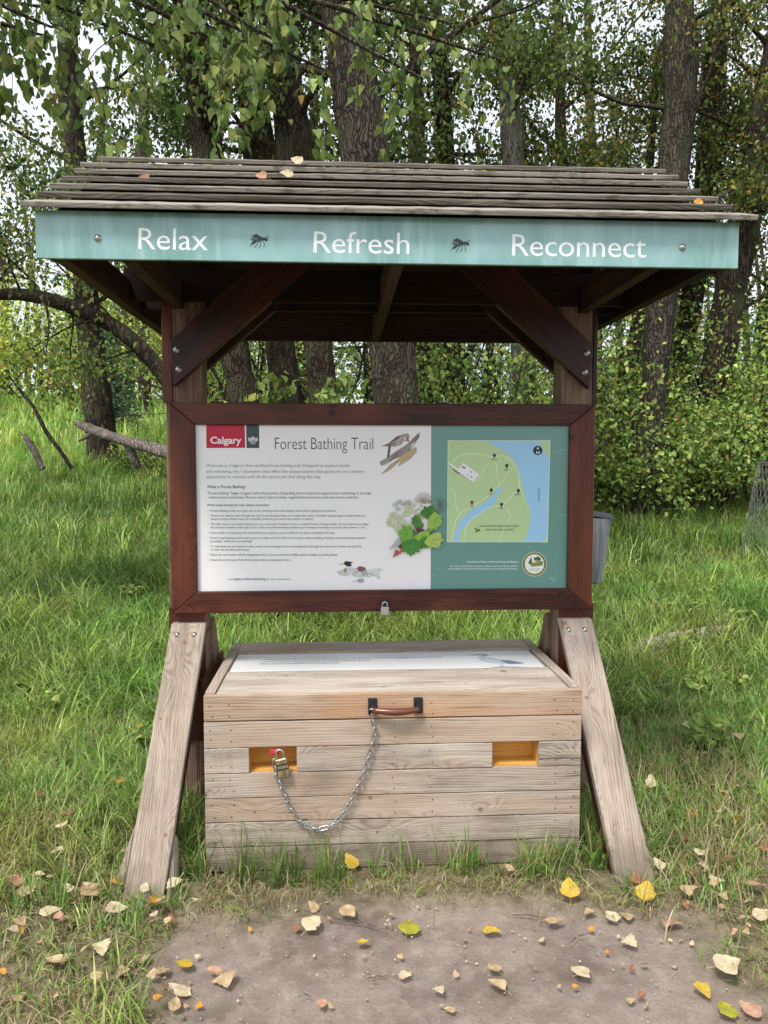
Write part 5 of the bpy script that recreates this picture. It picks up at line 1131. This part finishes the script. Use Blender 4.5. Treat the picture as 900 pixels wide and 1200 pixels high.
def dryleafmat(name,c1,c2,spot,sp=.35):
    t=NT(name); tc=t.n('ShaderNodeTexCoord').outputs['Object']; oi=t.n('ShaderNodeObjectInfo').outputs['Random']
    v=t.n('ShaderNodeVectorMath',operation='ADD'); t.l(tc,v.inputs[0]); t.l(oi,v.inputs[1]); n=t.noise(v.outputs[0],3.,4,.6); s_=t.noise(v.outputs[0],11,3,.7)
    sepx=t.n('ShaderNodeSeparateXYZ'); t.l(tc,sepx.inputs[0]); mid=t.mr(t.math('ABSOLUTE',sepx.outputs[0]),.0,.018,.45,0)
    vein=t.math('SINE',t.math('MULTIPLY',t.math('SUBTRACT',sepx.outputs[1],t.math('MULTIPLY',t.math('ABSOLUTE',sepx.outputs[0]),.8)),42)); vn=t.mr(vein,.85,1,0,.28)
    c=t.mix(t.mr(n,.35,.65),c1,c2); c=t.mix(t.mr(s_,.56,.66,0,sp*2),c,spot); c=t.mix(t.math('MAXIMUM',mid,vn),c,tuple(a*.55 for a in c1))
    return t.bsdf(c,.6,None,0,.3,trans=.15)
DL={'cream':dryleafmat('cream_leaf',(.50,.40,.25),(.64,.54,.37),(.28,.18,.09),.3),'beige':dryleafmat('beige_leaf',(.38,.26,.14),(.56,.44,.26),(.25,.13,.05),.3),'yellow':dryleafmat('yellow_leaf',(.55,.34,.03),(.52,.42,.08),(.20,.09,.02),.45),
 'orange':dryleafmat('orange_leaf',(.50,.22,.035),(.62,.34,.06),(.18,.07,.02),.4),'brown':dryleafmat('brown_leaf',(.22,.085,.045),(.38,.17,.09),(.10,.04,.02),.4),'pink':dryleafmat('pinkish_leaf',(.45,.24,.16),(.55,.34,.22),(.22,.10,.06),.4),'green':dryleafmat('yellow_green_leaf',(.40,.36,.03),(.26,.30,.04),(.25,.05,.02),.4)}
LM={}
def leafinst(loc,size,kind,col,label,group,tilt=.3,rot=None,seed=None,name='fallen_leaf'):
    k=(kind,seed%12,col)
    if k not in LM: m=leafmesh(kind,seed%12+100*kind,[.2,.4,.65,.3][seed%4]); m.materials.append(DL[col]); LM[k]=m
    o=bpy.data.objects.new(name,LM[k]); link(o); rng=random.Random(seed*7+1); o.location=loc; o.scale=(size,)*3
    o.rotation_euler=(rng.gauss(0,tilt),rng.gauss(0,tilt),rot if rot is not None else rng.uniform(0,6.28)); return tag(o,label,'leaf',group)
cn_={'cream':'cream','beige':'beige','yellow':'yellow','orange':'orange','brown':'reddish brown','pink':'pinkish tan','green':'yellow-green'}
FL=[(14,1049,'pink',34,'large','at the left picture edge level with the left brace foot'),(46,1043,'cream',18,'small','in the worn grass left of the left brace, beside the pinkish leaf'),(32,1060,'beige',26,'','below the pinkish leaf at the left picture edge'),(60,1084,'cream',30,'broad','in the worn grass below and left of the left brace'),(24,1099,'beige',24,'','at the left picture edge below the other leaves'),(105,1062,'beige',34,'long folded','in the grass just left of the foot of the left brace'),(140,1049,'orange',24,'bright','touching the left corner of the left brace foot'),(170,1054,'cream',20,'round','in front of the middle of the left brace foot'),(203,1050,'cream',24,'narrow','at the right corner of the left brace foot'),(181,1071,'orange',22,'small bright','on the dirt below the left brace foot'),(181,1087,'cream',15,'tiny','directly below the small orange leaf by the left brace'),(135,1080,'cream',30,'','left of the small orange leaf below the left brace'),(120,1131,'cream',28,'flat','alone in the short grass at lower left'),(63,1148,'beige',26,'crumpled','in the short grass near the lower left corner'),(75,998,'cream',18,'small','in the grass level with the chest bottom at the left'),(68,1010,'cream',22,'','under the small cream leaf in the left grass'),(47,960,'brown',20,'','beside the grey stick in the left grass'),(80,985,'brown',18,'small','below the grey stick in the left grass'),(142,942,'orange',18,'','at the end of the grey stick by the left brace'),(88,709,'beige',16,'','in the far left grass level with the sign frame bottom'),(217,1135,'yellow',26,'dull','at the left edge of the dirt path'),(192,1146,'beige',22,'','left of the dull yellow leaf at the path edge'),(210,1168,'cream',36,'large ragged','at the left edge of the dirt path near the bottom'),(264,1155,'beige',32,'broad','on the left part of the dirt path'),(250,1145,'pink',22,'','tucked against the broad beige leaf'),(205,1187,'beige',24,'','at the bottom picture edge where path meets grass'),(367,1087,'cream',30,'wide','on the dirt in front of the left half of the chest'),(366,1069,'beige',20,'upright','against the grass in front of the left half of the chest'),(409,1077,'beige',32,'long narrow','on the dirt edge below the chain'),(424,1109,'yellow',17,'small','on the dirt left of the green and red leaf'),(480,1093,'green',34,'large red-blotched','on the dirt in front of the chest middle'),(577,1097,'yellow',28,'pale','on the dirt right of the red-blotched leaf'),(578,1139,'beige',22,'folded','in the middle of the path below the pale yellow leaf'),(581,1159,'beige',28,'curled','directly under the folded beige leaf'),(650,1086,'beige',26,'','on the dirt in front of the right end of the chest'),(683,1143,'cream',28,'ragged','on the right part of the dirt path'),(739,1111,'cream',24,'','on the dirt path left of the right grass edge'),(690,1077,'beige',20,'curled','on the dirt edge before the right brace'),(716,1081,'cream',24,'','on the dirt right of the curled beige leaf'),(736,1079,'beige',22,'','on the dirt below the foot of the right brace'),(377,1186,'pink',20,'','at the bottom picture edge left of centre'),(475,1150,'cream',19,'pale crumpled','in the middle of the dirt path'),(515,1168,'cream',20,'torn','near the bottom middle of the path'),(527,1188,'beige',17,'','at the bottom edge right of the torn leaf'),(667,1056,'yellow',30,'bright','leaning in the grass below the right end of the chest'),(757,1059,'yellow',32,'large bright','standing against the foot of the right brace'),(745,1045,'brown',26,'','behind the large bright yellow leaf at the right brace'),(785,1087,'pink',30,'broad','on the dirt right of the right brace'),(820,1013,'cream',20,'','in the grass right of the right brace foot'),(803,998,'brown',22,'','in the grass beside the right brace foot'),(838,1048,'cream',22,'','in the right grass near the picture edge'),(885,1052,'pink',28,'','at the right picture edge level with the brace foot'),(893,1090,'cream',26,'','at the right picture edge above the lowest leaves'),(853,1152,'cream',36,'large pale','at the lower right corner of the dirt path'),(824,1168,'yellow',27,'bright yellow round','left of the lowest leaves at the lower right'),(851,1188,'green',34,'large','at the bottom edge below the large pale leaf'),(882,1188,'pink',30,'crumpled','in the lower right corner'),(770,1028,'cream',20,'','leaning on the right corner of the right brace foot'),(762,942,'cream',24,'tall','standing in the grass beside the right brace'),(845,742,'cream',22,'white','on the pale log in the right meadow'),(865,888,'beige',22,'','in the long grass near the right picture edge'),(812,1040,'brown',22,'','in the grass between brace and right edge'),(806,1062,'beige',24,'','at the grass edge right of the path'),(410,1022,'yellow',26,'tall','standing in the tuft before the chest'),(596,1035,'beige',18,'','in the grass fringe below the right slot'),(655,1012,'orange',20,'','against the chest bottom at its right end')]
for i,(u,v,c,sz,adj,wh) in enumerate(FL):
    p=G_(u,v); dist=np.linalg.norm(p-np.array((0,0,H))); s_=sz/900*dist*.72; onp=float(pathmask(p[0],p[1]))>.5
    up_='standing' in wh or 'leaning' in wh or adj=='upright'
    q=p+np.array((0,0,.004 if onp else (.028 if p[1]<3 else .09)))
    q[2]+= .016 if not onp else .006
    lab=(adj+' '+cn_[c]+' leaf '+wh).strip()
    o=leafinst(tuple(q),s_,i%3,c,lab,'fallen leaves around the shelter',.14 if not up_ else .1,seed=i+1)
    if up_: o.rotation_euler=(R(34),0,random.uniform(-.9,.9))
for i in range(215):
    for _ in range(50):
        side=random.random()
        if side<.42: u,v=random.uniform(0,230),random.uniform(860,1195)
        elif side<.85: u,v=random.uniform(760,898),random.uniform(760,1120)
        else: u,v=random.uniform(230,840),random.uniform(1075,1195)
        p=G_(u,v)
        if not bool(inbox(p[0],p[1],.05)): break
    onp=float(pathmask(p[0],p[1]))>.5; c=random.choice(['cream','beige','beige','brown','pink','orange','beige'])
    lab='small dry %s leaf %s'%(cn_[c],'fragment on the dirt path' if onp else ('in the grass left of the shelter' if u<450 else 'in the grass right of the shelter'))
    leafinst((p[0],p[1],p[2]+(.006 if onp else random.uniform(.01,.06))),random.uniform(.012,.028) if onp else random.uniform(.022,.05),i%3,c,lab,'small dry leaves scattered on the ground',.35,seed=300+i)
# leaves on the roof
for i,(u,v,c,sz,l) in enumerate(((348,199,'cream',20,'cream curled leaf on the roof boards, highest of the roof leaves'),(336,216,'cream',22,'pale curled leaf on the roof boards below the highest one'),(306,219,'pink',18,'pinkish leaf on the roof boards left of the pale one'),(816,249,'orange',14,'small orange leaf on the right end of the lowest roof board'),(170,219,'brown',16,'flat brown leaf on the roof boards at the left'))):
    d=ray(u,v)
    # intersect with roof slope plane z=EZ+.04+(y-YE)*(RZ-EZ)/.8
    k=(RZ-EZ)/.8; t_=(EZ+.035-YE*k-H)/(d[2]-k*d[1]); p=d*t_; 
    o=leafinst((p[0],p[1]-.01,H+p[2]+.022),sz*.72/900*np.linalg.norm(p),i%3,c,l,None,.1,seed=500+i); o.rotation_euler=(Matrix.Rotation(R(58),3,'X')@Matrix.Rotation(random.uniform(1.1,2.2),3,'Z')).to_euler(); o.location.z+=.008
# twigs on the path
for i,(u0,v0,u1,v1,l) in enumerate(((388,1078,452,1092,'small dark twig on the dirt left of the red-blotched leaf'),(350,1172,365,1170,'short dark twig near the bottom of the path'),(600,1075,640,1078,'thin pale twig on the dirt under the right slot'),(430,1150,455,1152,'thin twig left of the crumpled leaf in the middle of the path'),(665,1110,690,1098,'thin stalk on the path right of the pale yellow leaf'))):
    a_,b_=G_(u0,v0),G_(u1,v1); mid=(a_+b_)/2+np.array((0,.01,.006)); V,F4,F3=tubearr([a_+(0,0,.004),mid,b_+(0,0,.005)],[.0014,.002,.001],6); o=mobj('twig',rawmesh('twig',V,F4,F3,smooth=True),M['deadwood']); tag(o,l,'twig')
# pebbles and crumbs on the path as one scatter
n_=1000; x=RG.uniform(-.75,1.35,n_); y=RG.uniform(1.8,2.75,n_); s_=RG.exponential(.0014,n_)+.0010; z=terr(x,y)
dd=RG.normal(0,1,(n_,6,3)); base=np.array([(1,0,0),(-1,0,0),(0,1,0),(0,-1,0),(0,0,.7),(0,0,-.7)])[None]+dd*.18
V=np.stack([x,y,z],-1)[:,None]+base*s_[:,None,None]; b=np.arange(n_)[:,None]*6
F3=np.concatenate([b+np.array(f) for f in ((0,2,4),(2,1,4),(1,3,4),(3,0,4),(2,0,5),(1,2,5),(3,1,5),(0,3,5))])
c=np.array([(.36,.30,.26),(.20,.15,.12),(.45,.40,.34),(.5,.42,.28)])[RG.integers(0,4,n_)]
o=mobj('gravel',rawmesh('gravel',V,None,F3,{'col':('FLOAT_COLOR',rgba(np.repeat(c,6,0)))}),printmat('gravel_crumbs',.9)); tag(o,'crumbs and tiny stones on the dirt path','gravel',None,'stuff')
# ------------------------------------------------------------ LIGHT
w=bpy.data.worlds.new('World'); S.world=w; w.use_nodes=True; nt=w.node_tree; nt.nodes.clear()
out=nt.nodes.new('ShaderNodeOutputWorld'); bg=nt.nodes.new('ShaderNodeBackground'); sky=nt.nodes.new('ShaderNodeTexSky'); sky.sky_type='NISHITA'; sky.sun_disc=False
SE,SR=R(58),R(215); sky.sun_elevation=SE; sky.sun_rotation=SR; sky.air_density=1.; sky.dust_density=3; sky.ozone_density=1
hs=nt.nodes.new('ShaderNodeHueSaturation'); hs.inputs['Saturation'].default_value=.22; hs.inputs['Value'].default_value=1.0
mx=nt.nodes.new('ShaderNodeMix'); mx.data_type='RGBA'; mx.inputs[0].default_value=.6; mx.inputs[7].default_value=(7.0,7.6,8.5,1)
nt.links.new(sky.outputs[0],hs.inputs['Color']); nt.links.new(hs.outputs[0],mx.inputs[6]); nt.links.new(mx.outputs[2],bg.inputs['Color']); nt.links.new(bg.outputs[0],out.inputs[0]); bg.inputs['Strength'].default_value=.085
sl_=bpy.data.lights.new('sun','SUN'); sl_.energy=1.5; sl_.angle=R(12); sl_.color=(1,.95,.88); so=bpy.data.objects.new('sun',sl_); COL.objects.link(so)
# sun from behind-left of the camera: azimuth measured like the sky's sun_rotation
az=SR; sd=Vector((math.sin(az)*math.cos(SE),math.cos(az)*math.cos(SE),math.sin(SE))); so.rotation_euler=sd.to_track_quat('Z','Y').to_euler()
vs_=S.view_settings; vs_.view_transform='Standard'; vs_.look='None'; vs_.exposure=1.27; vs_.gamma=1; vs_.use_curve_mapping=False
S.render.engine='CYCLES'; S.cycles.max_bounces=4; S.cycles.diffuse_bounces=3; S.cycles.glossy_bounces=3; S.cycles.transmission_bounces=3; S.cycles.use_denoising=True; S.cycles.use_adaptive_sampling=True; S.cycles.adaptive_threshold=.012
bpy.context.view_layer.update()
